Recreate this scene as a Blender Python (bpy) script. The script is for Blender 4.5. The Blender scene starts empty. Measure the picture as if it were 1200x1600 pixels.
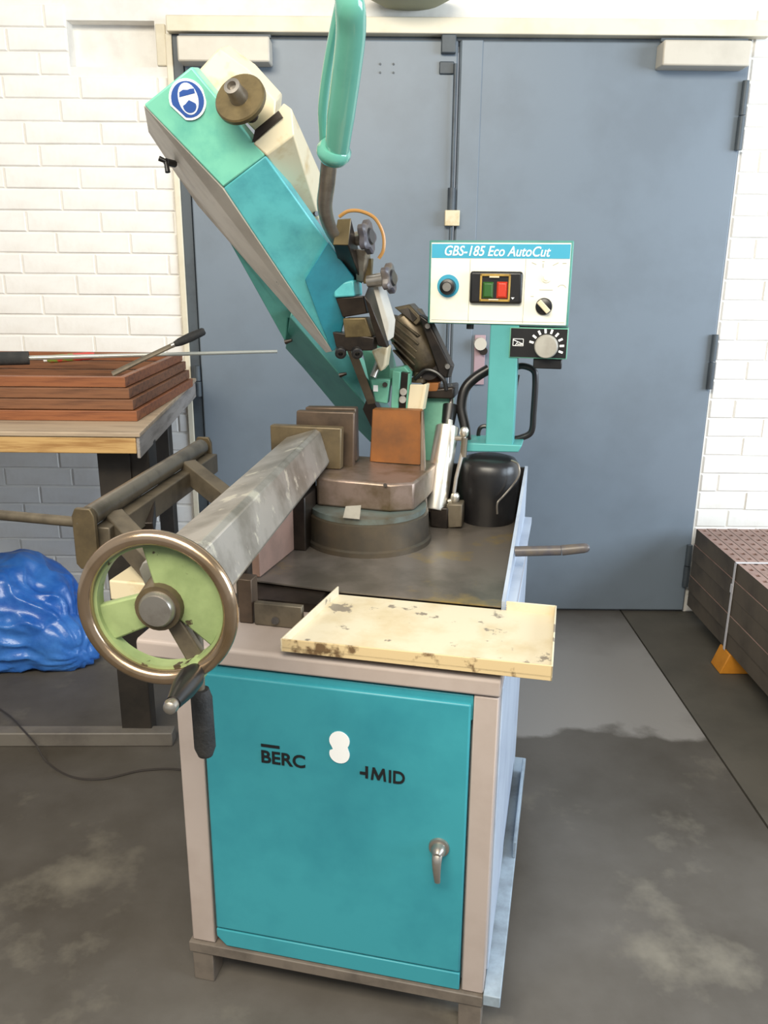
import bpy, bmesh, math, random
from mathutils import Vector, Matrix, noise

C = bpy.context.scene
random.seed(7)

# ---------------------------------------------------------------- camera, light, exposure
cam_d = bpy.data.cameras.new('camera')
cam = bpy.data.objects.new('camera', cam_d)
C.collection.objects.link(cam)
cam_d.sensor_fit = 'VERTICAL'
cam_d.sensor_height = 32.0
cam_d.lens = 32.0 * 1294.0 / 1600.0
cam_d.clip_start = 0.05
PITCH, ROLL = math.radians(16.6), math.radians(0.5)
cam.matrix_world = (Matrix.Translation((0, 0, 1.55)) @ Matrix.Rotation(math.radians(90) - PITCH, 4, 'X')
                    @ Matrix.Rotation(ROLL, 4, 'Z'))
C.camera = cam

world = bpy.data.worlds.new('workshop_ambient')
C.world = world
world.use_nodes = True
bg = world.node_tree.nodes['Background']
bg.inputs['Color'].default_value = (0.86, 0.93, 1.0, 1)
bg.inputs['Strength'].default_value = 0.34

def area(name, loc, target, sx, sy, power, col):
    l = bpy.data.lights.new(name, 'AREA')
    l.shape = 'RECTANGLE'; l.size = sx; l.size_y = sy; l.energy = power; l.color = col
    o = bpy.data.objects.new(name, l); C.collection.objects.link(o)
    o.location = loc
    o.rotation_euler = (Vector(target) - Vector(loc)).to_track_quat('-Z', 'Y').to_euler()
    return o
area('window_daylight', (4.2, 0.9, 2.1), (0.0, 2.4, 0.9), 3.2, 1.8, 180, (0.76, 0.88, 1.0))
area('ceiling_lamp_front', (-0.8, -0.5, 3.3), (-0.2, 2.2, 1.0), 2.6, 1.0, 125, (1.0, 0.92, 0.76))
area('ceiling_lamp_rear', (0.6, -1.8, 3.4), (0.0, 2.0, 1.0), 3.0, 1.2, 38, (1.0, 0.95, 0.85))

C.view_settings.view_transform = 'Standard'
C.view_settings.look = 'None'
C.view_settings.gamma = 1.0
C.view_settings.use_curve_mapping = False
C.view_settings.exposure = 0.38

# ---------------------------------------------------------------- materials
def lin(c):
    return tuple(((v / 255) / 12.92 if v <= 10.3 else ((v / 255 + 0.055) / 1.055) ** 2.4) for v in c) + (1.0,)

def mat(name, c1, c2=None, scale=8.0, lo=0.45, hi=0.65, rough=0.55, metal=0.0, bump=0.0, bscale=None,
        stretch=(1, 1, 1), c3=None, scale3=3.0, lo3=0.6, hi3=0.7, coat=0.0, detail=6.0):
    m = bpy.data.materials.new(name); m.use_nodes = True
    nt = m.node_tree; N, L = nt.nodes, nt.links
    b = N['Principled BSDF']
    b.inputs['Roughness'].default_value = rough
    b.inputs['Metallic'].default_value = metal
    b.inputs['Coat Weight'].default_value = coat
    b.inputs['Base Color'].default_value = lin(c1)
    tc = N.new('ShaderNodeTexCoord'); mp = N.new('ShaderNodeMapping')
    mp.inputs['Scale'].default_value = stretch
    L.new(tc.outputs['Object'], mp.inputs['Vector'])
    def nz(sc):
        n = N.new('ShaderNodeTexNoise'); n.inputs['Scale'].default_value = sc
        n.inputs['Detail'].default_value = detail; n.inputs['Roughness'].default_value = 0.62
        L.new(mp.outputs['Vector'], n.inputs['Vector']); return n
    col = None
    def layer(prev, c, sc, a, z):
        n = nz(sc); r = N.new('ShaderNodeMapRange')
        r.inputs['From Min'].default_value = a; r.inputs['From Max'].default_value = z
        L.new(n.outputs['Fac'], r.inputs['Value'])
        x = N.new('ShaderNodeMix'); x.data_type = 'RGBA'
        L.new(r.outputs['Result'], x.inputs['Factor'])
        if prev is None: x.inputs['A'].default_value = lin(c1)
        else: L.new(prev, x.inputs['A'])
        x.inputs['B'].default_value = lin(c)
        return x.outputs['Result']
    if c2: col = layer(None, c2, scale, lo, hi)
    if c3: col = layer(col, c3, scale3, lo3, hi3)
    if col: L.new(col, b.inputs['Base Color'])
    if bump:
        n = nz(bscale or scale * 3); bp = N.new('ShaderNodeBump')
        bp.inputs['Strength'].default_value = bump; bp.inputs['Distance'].default_value = 0.004
        L.new(n.outputs['Fac'], bp.inputs['Height']); L.new(bp.outputs['Normal'], b.inputs['Normal'])
    return m

M_brick = mat('white_painted_brick', (236, 233, 228), (226, 221, 214), 5, rough=0.7, bump=0.25, bscale=22)
M_mortar = mat('painted_mortar', (232, 229, 223), (222, 218, 212), 9, rough=0.8, bump=0.2, bscale=40)
M_cream_trim = mat('cream_trim_paint', (226, 217, 196), (212, 202, 178), 4, rough=0.55, bump=0.08)
M_door = mat('blue_grey_door_paint', (116, 127, 138), (110, 120, 130), 2.5, rough=0.42, bump=0.05, bscale=60)
M_door_dark = mat('dark_grey_door_metal', (74, 82, 88), (60, 66, 72), 8, rough=0.5)
M_closer = mat('closer_housing', (200, 192, 178), (190, 182, 168), 6, rough=0.4)
M_concrete = mat('worn_concrete', (94, 89, 83), (70, 64, 56), 1.5, lo=0.38, hi=0.68, rough=0.58, bump=0.2, bscale=30,
                 c3=(118, 112, 100), scale3=2.0, lo3=0.56, hi3=0.70)
M_concrete2 = mat('dark_concrete', (90, 85, 76), (74, 70, 62), 1.8, rough=0.66, bump=0.2, bscale=30)
M_teal = mat('teal_machine_paint', (58, 150, 162), (48, 136, 150), 3, rough=0.38, bump=0.03, bscale=80)
M_teal_bow = mat('teal_bow_paint_lit', (118, 192, 168), (84, 160, 148), 7, lo=0.5, hi=0.74, rough=0.36, bump=0.05, bscale=60,
                 c3=(120, 176, 120), scale3=5, lo3=0.6, hi3=0.8)  # cover teal paled: strong light on the upper segment is in the colour
M_teal_dark = mat('teal_bow_paint_less_lit', (86, 172, 176), (50, 124, 138), 8, lo=0.48, hi=0.78, rough=0.36, bump=0.05, bscale=60)  # same cover teal, with the dimmer light of the lower segment in it
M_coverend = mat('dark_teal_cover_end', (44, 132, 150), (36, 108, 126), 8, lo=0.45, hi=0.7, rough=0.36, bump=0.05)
M_green = mat('sea_green_casting', (110, 176, 150), (90, 150, 128), 6, rough=0.42, bump=0.06)
M_beige = mat('beige_machine_paint', (178, 164, 156), (168, 153, 144), 4, rough=0.5, bump=0.04, bscale=60)
M_beige_side = mat('beige_side_window_lit', (196, 196, 198), (184, 184, 188), 4, rough=0.45)  # cabinet beige made pale and cool by window light put into the colour
M_cream = mat('oily_cream_paint', (218, 204, 172), (186, 152, 88), 9, lo=0.54, hi=0.72, rough=0.4, bump=0.05)
M_drip = mat('worn_cream_tray_paint', (212, 200, 174), (192, 172, 132), 7, lo=0.45, hi=0.72, rough=0.38, bump=0.05,
             c3=(136, 126, 112), scale3=13, lo3=0.60, hi3=0.63)
M_edge_grime = mat('grimy_tray_edge', (208, 184, 140), (110, 86, 58), 24, lo=0.56, hi=0.66, rough=0.5)
M_pan = mat('oily_dark_tray_steel', (120, 112, 104), (92, 86, 78), 5, rough=0.32, metal=0.35, bump=0.06,
            c3=(150, 128, 74), scale3=6, lo3=0.56, hi3=0.72)
M_pan_in = mat('black_oily_wall', (26, 23, 21), (44, 36, 26), 9, rough=0.5)
M_pan_out = mat('pan_outer_window_tint', (176, 186, 200), (160, 170, 186), 6, rough=0.45)  # bluish tone is window light on the right faces, put into the colour
M_rust = mat('rusty_jaw_steel', (150, 94, 46), (116, 76, 46), 8, lo=0.4, hi=0.7, rough=0.55, metal=0.25, bump=0.1)
M_jaw = mat('oily_brown_steel', (96, 80, 66), (74, 62, 52), 9, rough=0.42, metal=0.4, bump=0.08)
M_jaw2 = mat('oily_olive_steel', (106, 92, 68), (80, 70, 54), 9, rough=0.42, metal=0.4, bump=0.08)
M_tube = mat('greasy_bare_steel', (172, 166, 158), (132, 126, 116), 9, lo=0.42, hi=0.66, rough=0.34, metal=0.55, bump=0.08,
             c3=(206, 200, 184), scale3=14, lo3=0.58, hi3=0.64)
M_plate = mat('brown_bracket_paint', (142, 112, 98), (120, 96, 84), 6, rough=0.6)
M_table = mat('machined_table_steel', (142, 124, 114), (98, 82, 60), 8, lo=0.40, hi=0.62, rough=0.36, metal=0.5, bump=0.06)
M_tbase = mat('oily_turntable_casting', (84, 74, 60), (62, 58, 52), 7, lo=0.4, hi=0.65, rough=0.4, metal=0.2, bump=0.08)
M_ring = mat('oily_teal_ring', (112, 124, 120), (90, 84, 70), 6, lo=0.4, hi=0.6, rough=0.35, metal=0.3)
M_steel = mat('bare_steel', (170, 164, 156), (140, 132, 122), 12, rough=0.32, metal=0.8, bump=0.04)
M_brass = mat('worn_bronze_steel', (108, 94, 64), (84, 72, 48), 14, rough=0.4, metal=0.4, bump=0.05)
M_rim = mat('polished_worn_rim', (176, 152, 128), (150, 126, 96), 7, rough=0.2, metal=0.85, bump=0.03)
M_wheelpaint = mat('chipped_light_green_paint', (146, 162, 112), (122, 138, 92), 9, lo=0.42, hi=0.66, rough=0.45, bump=0.06,
                   c3=(66, 58, 40), scale3=34, lo3=0.63, hi3=0.65)
M_black = mat('black_plastic', (24, 23, 24), (34, 32, 32), 10, rough=0.34)
M_rubber = mat('knurled_black_rubber', (34, 33, 32), (48, 46, 44), 40, rough=0.7, bump=0.5, bscale=160)
M_knob = mat('dark_grey_knob', (74, 72, 80), (100, 90, 78), 14, rough=0.4)
M_darksteel = mat('oily_black_steel', (52, 44, 38), (34, 29, 26), 12, rough=0.36, metal=0.4, bump=0.08)
M_motor = mat('oily_motor_casting', (104, 92, 72), (60, 52, 44), 12, lo=0.4, hi=0.66, rough=0.34, metal=0.5, bump=0.1)
M_chrome = mat('chrome_oily', (222, 216, 204), (196, 180, 136), 20, lo=0.55, hi=0.75, rough=0.34, metal=0.85)
M_handle = mat('glossy_sea_green_plastic', (96, 162, 144), (80, 144, 132), 4, rough=0.16, coat=0.5)
M_post = mat('aqua_post_paint', (84, 160, 158), (76, 150, 148), 4, rough=0.42)
M_bowside = mat('bow_shade_and_panel_paint', (78, 140, 130), (62, 118, 112), 5, rough=0.42, bump=0.05)  # casting green darkened for the bow's shaded faces; also the panel casing's own colour
M_gearpaint = mat('grey_cover_plate', (222, 217, 206), (196, 190, 180), 5, rough=0.45)
M_dial = mat('pale_grey_plate', (172, 168, 158), (148, 142, 132), 8, rough=0.42)
M_white = mat('white_panel', (240, 236, 220), (232, 224, 200), 5, rough=0.45)
M_whiteprint = mat('white_print', (250, 250, 248), rough=0.5)
M_cyan = mat('cyan_print', (58, 160, 190), rough=0.45)
M_bluepaint = mat('sign_blue', (40, 78, 150), rough=0.5)
M_redbtn = mat('red_button', (200, 60, 40), rough=0.3)
M_greenbtn = mat('green_button', (50, 96, 44), rough=0.3)
M_yellow = mat('yellow_frame', (176, 142, 64), (150, 118, 52), 30, rough=0.4)
M_blackprint = mat('black_print', (22, 24, 26), rough=0.5)
M_seam = mat('panel_line', (168, 164, 150), rough=0.6)
M_hose = mat('orange_brown_hose', (176, 128, 70), rough=0.35)
M_frame = mat('oily_grey_brown_frame', (108, 98, 82), (82, 74, 62), 9, rough=0.5, metal=0.3, bump=0.06)
M_roller = mat('roller_steel', (128, 120, 106), (100, 92, 80), 10, rough=0.32, metal=0.6, bump=0.03)
M_baseframe = mat('dark_base_paint', (112, 102, 92), (90, 82, 74), 10, rough=0.6, bump=0.06)
M_baserail = mat('rail_paint_window_lit', (150, 164, 176), (120, 130, 138), 9, rough=0.55)  # base frame colour turned pale blue with the window light on that side
M_pine = mat('pine_edge', (186, 150, 96), (150, 110, 62), 9, stretch=(0.6, 6, 8), rough=0.6, bump=0.1)
M_ply = mat('grey_worn_ply', (172, 152, 128), (146, 128, 108), 6, stretch=(0.6, 4, 6), rough=0.65, bump=0.1)
M_frontwood = mat('reddish_brown_wood', (138, 84, 50), (106, 60, 36), 9, stretch=(0.5, 5, 9), rough=0.5, bump=0.08)
M_frontwood2 = mat('brown_wood', (122, 80, 52), (88, 56, 36), 9, stretch=(0.5, 5, 9), rough=0.55, bump=0.08)
M_benchleg = mat('dark_bench_steel', (56, 50, 44), (44, 40, 36), 8, rough=0.55, metal=0.2)
M_benchside = mat('weathered_grey_timber', (150, 142, 136), (120, 112, 106), 7, stretch=(5, 0.6, 6), rough=0.7, bump=0.12)
M_railfoot = mat('grey_floor_rail', (112, 106, 98), (96, 90, 84), 6, rough=0.5)
M_plank = mat('red_brown_plank', (156, 128, 118), (134, 108, 98), 8, rough=0.65, bump=0.08)
M_plankside = mat('dark_brown_plank_side', (92, 82, 70), (72, 64, 56), 4, rough=0.7, bump=0.06)
M_hole = mat('dark_hole', (44, 32, 30), rough=0.9)
M_strap = mat('pale_strap', (206, 202, 204), rough=0.4)
M_orange = mat('orange_wood_block', (200, 130, 34), (170, 104, 24), 6, rough=0.6)
M_foam = mat('black_foam', (44, 44, 44), (58, 56, 54), 30, rough=0.85, bump=0.2, bscale=120)
M_rod = mat('pale_steel_rod', (190, 190, 180), rough=0.3, metal=0.5)
M_labelgreen = mat('green_sleeve', (120, 140, 60), (190, 70, 60), 14, lo=0.5, hi=0.55, rough=0.45)
M_cable = mat('dark_cable', (54, 48, 44), rough=0.6)
M_lampglass = mat('grey_green_lamp', (150, 152, 124), rough=0.5)
M_pink = mat('dusty_pink_tag', (168, 142, 148), rough=0.5)

def worn_band(m, col, y0, y1, x0, x1):
    """paler worn patch of the floor between y0..y1 and x0..x1 with a ragged border"""
    nt = m.node_tree; N, L = nt.nodes, nt.links; b = N['Principled BSDF']
    tc = N.new('ShaderNodeTexCoord'); n = N.new('ShaderNodeTexNoise'); n.inputs['Scale'].default_value = 3.0; n.inputs['Detail'].default_value = 7
    L.new(tc.outputs['Object'], n.inputs['Vector'])
    ad = N.new('ShaderNodeVectorMath'); ad.operation = 'MULTIPLY_ADD'
    ad.inputs[1].default_value = (0.5, 0.5, 0); L.new(n.outputs['Color'], ad.inputs[0]); L.new(tc.outputs['Object'], ad.inputs[2])
    sp = N.new('ShaderNodeSeparateXYZ'); L.new(ad.outputs['Vector'], sp.inputs['Vector'])
    def ramp(sock, a, c):
        r = N.new('ShaderNodeMapRange'); r.inputs['From Min'].default_value = a; r.inputs['From Max'].default_value = c
        L.new(sock, r.inputs['Value']); return r.outputs['Result']
    def mul(p, q):
        k = N.new('ShaderNodeMath'); k.operation = 'MULTIPLY'; L.new(p, k.inputs[0]); L.new(q, k.inputs[1]); return k.outputs[0]
    f = mul(mul(ramp(sp.outputs['Y'], y0, y0 + 0.04), ramp(sp.outputs['Y'], y1, y1 - 0.5)), mul(ramp(sp.outputs['X'], x0, x0 + 0.1), ramp(sp.outputs['X'], x1 + 0.25, x1)))
    x = N.new('ShaderNodeMix'); x.data_type = 'RGBA'; x.inputs['B'].default_value = lin(col)
    old = b.inputs['Base Color'].links[0].from_socket
    L.new(f, x.inputs['Factor']); L.new(old, x.inputs['A']); L.new(x.outputs['Result'], b.inputs['Base Color'])
worn_band(M_concrete, (142, 138, 134), 2.78, 3.9, 0.3, 1.35)

def bag_material():
    m = mat('blue_polythene', (34, 90, 174), (70, 130, 206), 6, lo=0.4, hi=0.7, rough=0.3, bump=0.9, bscale=16, coat=0.1)
    b = m.node_tree.nodes['Principled BSDF']
    b.inputs['Subsurface Weight'].default_value = 0.0
    return m
M_bag = bag_material()

# ---------------------------------------------------------------- helpers
def link(o):
    C.collection.objects.link(o); return o

def mk(name, bm, m, parent=None, bevel=0.0, smooth=False, label=None, mats=None, seg=2):
    bmesh.ops.recalc_face_normals(bm, faces=bm.faces[:])
    me = bpy.data.meshes.new(name); bm.to_mesh(me); bm.free()
    for x in (mats or [m]): me.materials.append(x)
    if smooth:
        for p in me.polygons: p.use_smooth = True
        try: me.set_sharp_from_angle(angle=math.radians(40))
        except Exception: pass
    o = link(bpy.data.objects.new(name, me))
    if parent: o.parent = parent
    if bevel:
        b = o.modifiers.new('bevel', 'BEVEL'); b.width = bevel; b.segments = seg
        b.limit_method = 'ANGLE'; b.angle_limit = math.radians(35)
        for p in me.polygons: p.use_smooth = True
        try: me.set_sharp_from_angle(angle=math.radians(30))
        except Exception: pass
    if label: o['label'] = label
    return o

def root(name, label, cat, loc=(0, 0, 0), rz=0.0, group=None):
    o = link(bpy.data.objects.new(name, None))
    o.empty_display_size = 0.1
    o.location = loc; o.rotation_euler = (0, 0, rz)
    o['label'] = label; o['category'] = cat
    if group: o['group'] = group
    return o

def tag(o, label, cat, group=None):
    o['label'] = label; o['category'] = cat
    if group: o['group'] = group
    return o

def struct(o, label=None):
    o['kind'] = 'structure'
    if label: o['label'] = label
    return o

def box(bm, x0, x1, y0, y1, z0, z1, mi=0):
    v = [bm.verts.new((x, y, z)) for z in (z0, z1) for y in (y0, y1) for x in (x0, x1)]
    fs = [(0, 1, 3, 2), (4, 6, 7, 5), (0, 4, 5, 1), (2, 3, 7, 6), (0, 2, 6, 4), (1, 5, 7, 3)]
    out = []
    for f in fs:
        fa = bm.faces.new([v[i] for i in f]); fa.material_index = mi; out.append(fa)
    return out

def loft(bm, a, b, caps=True, mi=0):
    """closed solid between two polygons with the same number of points"""
    va = [bm.verts.new(p) for p in a]; vb = [bm.verts.new(p) for p in b]
    n = len(a)
    for i in range(n):
        bm.faces.new([va[i], va[(i + 1) % n], vb[(i + 1) % n], vb[i]]).material_index = mi
    if caps:
        bm.faces.new(va[::-1]).material_index = mi
        bm.faces.new(vb).material_index = mi
    return va, vb

def multiloft(bm, rings, caps=True, close=False):
    vs = [[bm.verts.new(p) for p in r] for r in rings]
    n = len(rings[0]); k = len(vs)
    for j in range(k if close else k - 1):
        a, b = vs[j], vs[(j + 1) % k]
        for i in range(n):
            bm.faces.new([a[i], a[(i + 1) % n], b[(i + 1) % n], b[i]])
    if caps and not close:
        bm.faces.new(vs[0][::-1]); bm.faces.new(vs[-1])

def shift(pts, d):
    return [tuple(Vector(p) + Vector(d)) for p in pts]

def basis(ax):
    ax = Vector(ax).normalized()
    ref = Vector((0, 0, 1)) if abs(ax.z) < 0.95 else Vector((0, 1, 0))
    u = ref.cross(ax)
    u.normalize(); v = ax.cross(u)
    return u, v, ax

def lathe(bm, p, ax, prof, n=24):
    """prof: list of (distance along axis, radius)"""
    u, v, w = basis(ax); p = Vector(p); rings = []
    for d, r in prof:
        rings.append([tuple(p + w * d + (u * math.cos(t) + v * math.sin(t)) * max(r, 1e-4))
                      for t in [2 * math.pi * i / n for i in range(n)]])
    multiloft(bm, rings)

def cyl(bm, p0, p1, r0, r1=None, n=20):
    p0 = Vector(p0); p1 = Vector(p1)
    lathe(bm, p0, p1 - p0, [(0, r0), ((p1 - p0).length, r0 if r1 is None else r1)], n)

def smooth_path(pts, k=8, closed=False):
    P = [Vector(p) for p in pts]; out = []
    n = len(P)
    for i in range(n if closed else n - 1):
        if closed: a, b, c, d = P[i - 1], P[i], P[(i + 1) % n], P[(i + 2) % n]
        else: a, b, c, d = P[max(i - 1, 0)], P[i], P[i + 1], P[min(i + 2, n - 1)]
        for j in range(k):
            t = j / k
            out.append(0.5 * ((2 * b) + (c - a) * t + (2 * a - 5 * b + 4 * c - d) * t * t + (3 * b - a - 3 * c + d) * t ** 3))
    if not closed: out.append(P[-1])
    return out

def sweep(bm, pts, r, n=8, closed=False, rad=None, flat=None, side=None):
    """tube along pts; flat=(ru,rv) gives an elliptical section with u turned towards side"""
    P = [Vector(p) for p in pts]; k = len(P); rings = []
    prev = None
    for i in range(k):
        if closed: t = P[(i + 1) % k] - P[i - 1]
        else: t = P[min(i + 1, k - 1)] - P[max(i - 1, 0)]
        t.normalize()
        if side is not None:
            u = Vector(side) - t * Vector(side).dot(t)
        elif prev is None:
            u = basis(t)[0]
        else:
            u = prev - t * prev.dot(t)
        u.normalize(); prev = u; v = t.cross(u)
        ru, rv = flat if flat else (r, r)
        s = rad[i] if rad else 1.0
        rings.append([tuple(P[i] + u * math.cos(a) * ru * s + v * math.sin(a) * rv * s)
                      for a in [2 * math.pi * q / n for q in range(n)]])
    multiloft(bm, rings, close=closed)

def poly_y(bm, pts, y0, y1, mi=0):
    loft(bm, [(x, y0, z) for x, z in pts], [(x, y1, z) for x, z in pts], mi=mi)

def arc(cx, cz, r, a0, a1, n=16):
    return [(cx + r * math.cos(math.radians(a0 + (a1 - a0) * i / n)), cz + r * math.sin(math.radians(a0 + (a1 - a0) * i / n)))
            for i in range(n + 1)]

def oriented(bm, center, u, v, w, hu, hv, hw):
    """box about center with half sizes along unit vectors"""
    c = Vector(center); a = []
    for sw in (-1, 1):
        a.append([tuple(c + u * su * hu + v * sv * hv + w * sw * hw) for su, sv in ((-1, -1), (1, -1), (1, 1), (-1, 1))])
    loft(bm, a[0], a[1])

def text(name, body, x0, x1, z0, z1, y, m, parent, shear=0.0, bold=0.0, th=0.0012, slope=0.0):
    cu = bpy.data.curves.new(name, 'FONT'); cu.body = body; cu.size = 1.0
    cu.shear = shear; cu.offset = bold; cu.extrude = 0.5; cu.resolution_u = 4
    t = link(bpy.data.objects.new(name, cu))
    bpy.context.view_layer.update()
    dg = bpy.context.evaluated_depsgraph_get()
    me = bpy.data.meshes.new_from_object(t.evaluated_get(dg))
    bpy.data.objects.remove(t); bpy.data.curves.remove(cu)
    xs = [q.co.x for q in me.vertices]; ys = [q.co.y for q in me.vertices]
    ax, bx, ay, by = min(xs), max(xs), min(ys), max(ys)
    for q in me.vertices:
        X = x0 + (q.co.x - ax) / (bx - ax) * (x1 - x0)
        Z = z0 + (q.co.y - ay) / (by - ay) * (z1 - z0) + slope * (X - x0)
        q.co = (X, y - th * (q.co.z + 0.5), Z)
    me.materials.clear(); me.materials.append(m)
    me.name = name
    o = link(bpy.data.objects.new(name, me)); o.parent = parent
    return o

# ---------------------------------------------------------------- room: wall, floor, doors
WY = 3.6
bm = bmesh.new()
DX0, DX1, DZ = -0.842, 1.412, 2.41
NX0, NX1, NZ0, NZ1 = -1.245, -0.905, 2.285, 2.447         # hole left of the lintel
box(bm, -4.6, NX0, WY + 0.0065, WY + 0.3, 0, 3.6)
box(bm, NX0, DX0, WY + 0.0065, WY + 0.3, 0, NZ0)
box(bm, NX0, NX1, WY + 0.075, WY + 0.3, NZ0, NZ1)
box(bm, NX1, DX0, WY + 0.0065, WY + 0.3, NZ0, NZ1)
box(bm, NX0, DX0, WY + 0.0065, WY + 0.3, NZ1, 3.6)
box(bm, DX0, DX1, WY + 0.0065, WY + 0.3, DZ, 3.6)
box(bm, DX1, 4.6, WY + 0.0065, WY + 0.3, 0, 3.6)
wall = struct(mk('wall_back', bm, M_mortar), 'white painted brick wall with the grey double door')

ROW, LEN, GAP = 0.0834, 0.305, 0.0065
brick_cache = {}
def brick_mesh(w, h):
    k = (round(w, 3), round(h, 3))
    if k not in brick_cache:
        b = bmesh.new(); c = 0.004
        w2, h2 = k[0] / 2, k[1] / 2
        front = [(-w2 + c, 0, -h2 + c), (w2 - c, 0, -h2 + c), (w2 - c, 0, h2 - c), (-w2 + c, 0, h2 - c)]
        mid = [(-w2, 0.004, -h2), (w2, 0.004, -h2), (w2, 0.004, h2), (-w2, 0.004, h2)]
        back = [(x, 0.03, z) for x, _, z in mid]
        multiloft(b, [front, mid, back])
        bmesh.ops.recalc_face_normals(b, faces=b.faces[:])
        me = bpy.data.meshes.new('brick'); b.to_mesh(me); b.free(); me.materials.append(M_brick)
        brick_cache[k] = me
    return brick_cache[k]
far = bmesh.new()
count = 0
def put_brick(x0, x1, z0, z1):
    global count
    if x1 - x0 < 0.03: return
    cx, cz = (x0 + x1) / 2, (z0 + z1) / 2
    seen = (-1.82 < cx < 1.72) and cz < 2.62
    w, h = x1 - x0 - GAP, z1 - z0 - GAP
    j = random.uniform(-0.0015, 0.0015)
    if seen and count < 295:
        o = link(bpy.data.objects.new('brick', brick_mesh(w, h)))
        o.parent = wall; o.location = (cx, WY + j, cz)
        o.rotation_euler = (0, random.uniform(-0.004, 0.004), 0)
        count += 1
    else:
        box(far, cx - w / 2, cx + w / 2, WY + j, WY + 0.03, cz - h / 2, cz + h / 2)
def course(xa, xb, z0, off, align_right):
    e = xa - off
    while e < xb:
        a, b = max(e, xa), min(e + LEN, xb)
        put_brick(a, b, z0, z0 + ROW); e += LEN
SOFF = [0.0, 0.5, 0.22, 0.72, 0.1, 0.6, 0.33, 0.83]
r = 0
z = 0.0
while z < 2.44:
    o = SOFF[r % 8] * LEN
    xr = DX0 - 0.022
    xl = -4.5 + ((xr + 4.5) % LEN)
    if z + ROW > NZ0 + 0.01 and z < NZ1 - 0.02:
        course(-4.5, NX0, z, o, True)
    else:
        course(-4.5, xr, z, o, True)
    course(DX1 + 0.006, 4.5, z, o * 0.9, False)
    z += ROW; r += 1
zs = z
x = -4.5                                               # soldier course over the lintel
while x < 4.5:
    w = random.choice((0.115, 0.115, 0.075, 0.15)) if -1.0 < x < 1.6 else LEN
    put_brick(x, x + w, zs + 0.045, zs + 0.165); x += w
z = zs + 0.165
while z < 3.5:
    course(-4.5, 4.5, z, SOFF[r % 8] * LEN, True); z += ROW; r += 1
fo = mk('brickwork', far, M_brick, wall); fo['kind'] = 'stuff'
bm = bmesh.new(); box(bm, NX1 + 0.004, DX0 - 0.02, WY - 0.004, WY + 0.05, NZ0 + 0.004, NZ1 - 0.012)
mk('plaster_patch', bm, M_cream_trim, wall, bevel=0.004, label='cream plaster patch beside the hole')

bm = bmesh.new(); box(bm, -4.6, 1.115, -3.2, WY + 0.1, -0.12, 0)
floor = struct(mk('floor', bm, M_concrete), 'worn grey concrete floor of the workshop')
bm = bmesh.new(); box(bm, 1.123, 4.6, -3.2, WY + 0.1, -0.12, -0.001)
mk('slab', bm, M_concrete2, floor, label='darker concrete slab beyond the floor joint')

bm = bmesh.new(); box(bm, -0.848, 1.462, WY - 0.045, WY + 0.06, 2.40, 2.456)
tr = struct(mk('trim_1', bm, M_cream_trim, bevel=0.004), 'cream painted lintel over the double door')
bm = bmesh.new(); box(bm, DX0 - 0.02, DX0 + 0.004, WY - 0.012, WY + 0.05, 0, 2.40)
struct(mk('trim_2', bm, M_cream_trim, bevel=0.003), 'narrow cream edge strip left of the door')
bm = bmesh.new(); box(bm, DX0 + 0.004, -0.797, WY - 0.004, WY + 0.08, 0, 2.40); box(bm, DX0 + 0.004, DX1, WY + 0.004, WY + 0.09, 2.385, 2.40)
struct(mk('trim_3', bm, M_door_dark, bevel=0.003), 'dark grey steel door frame')

def leaf(name, x0, x1, label):
    b = bmesh.new(); box(b, x0, x1, WY - 0.012, WY + 0.045, 0.012, 2.385)
    return struct(mk(name, b, M_door, bevel=0.006), label)
d1 = leaf('door_1', -0.793, 0.272, 'left leaf of the blue grey steel double door')
d2 = leaf('door_2', 0.279, 1.405, 'right leaf of the blue grey steel double door')
bm = bmesh.new(); box(bm, 0.284, 0.368, WY - 0.02, WY - 0.010, 0.012, 2.385)
mk('overlap_strip', bm, M_door, d2, bevel=0.003)
def closer(par, x0, x1, s):
    b = bmesh.new(); box(b, x0, x1, WY - 0.105, WY - 0.012, 2.285, 2.372)
    o = mk('door_closer', b, M_closer, par, bevel=0.006, label='pale closer housing at the top')
    b = bmesh.new(); box(b, min(x0, x1 - s * 0.3), max(x1, x0 - s * 0.3), WY - 0.06, WY - 0.042, 2.376, 2.388)
    mk('closer_rail', b, M_door_dark, o)
closer(d1, -0.797, -0.448, -1)
closer(d2, 1.04, 1.372, 1)
def hinge(par, x, z0, z1):
    b = bmesh.new(); zm = (z0 + z1) / 2
    cyl(b, (x, WY - 0.026, z0), (x, WY - 0.026, zm - 0.002), 0.014, n=14)
    cyl(b, (x, WY - 0.026, zm + 0.002), (x, WY - 0.026, z1), 0.013, n=14)
    mk('hinge', b, M_door_dark, par, smooth=True)
hinge(d2, 1.396, 2.0, 2.25); hinge(d2, 1.396, 1.05, 1.28)
hinge(d2, 1.394, 0.14, 0.34)
hinge(d1, -0.806, 1.0, 1.13)
b = bmesh.new(); cyl(b, (0.262, WY - 0.03, 1.78), (0.262, WY - 0.03, 2.30), 0.007, n=10); mk('bolt_rod', b, M_door_dark, d1, smooth=True)
b = bmesh.new(); cyl(b, (0.262, WY - 0.03, 1.765), (0.262, WY - 0.03, 1.85), 0.016, n=12); mk('bolt_sleeve', b, M_door_dark, d1, smooth=True)
b = bmesh.new(); box(b, 0.236, 0.296, WY - 0.05, WY - 0.012, 1.705, 1.765); mk('bolt_keeper', b, M_cream, d1, bevel=0.003, label='cream bolt guide block')
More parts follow.
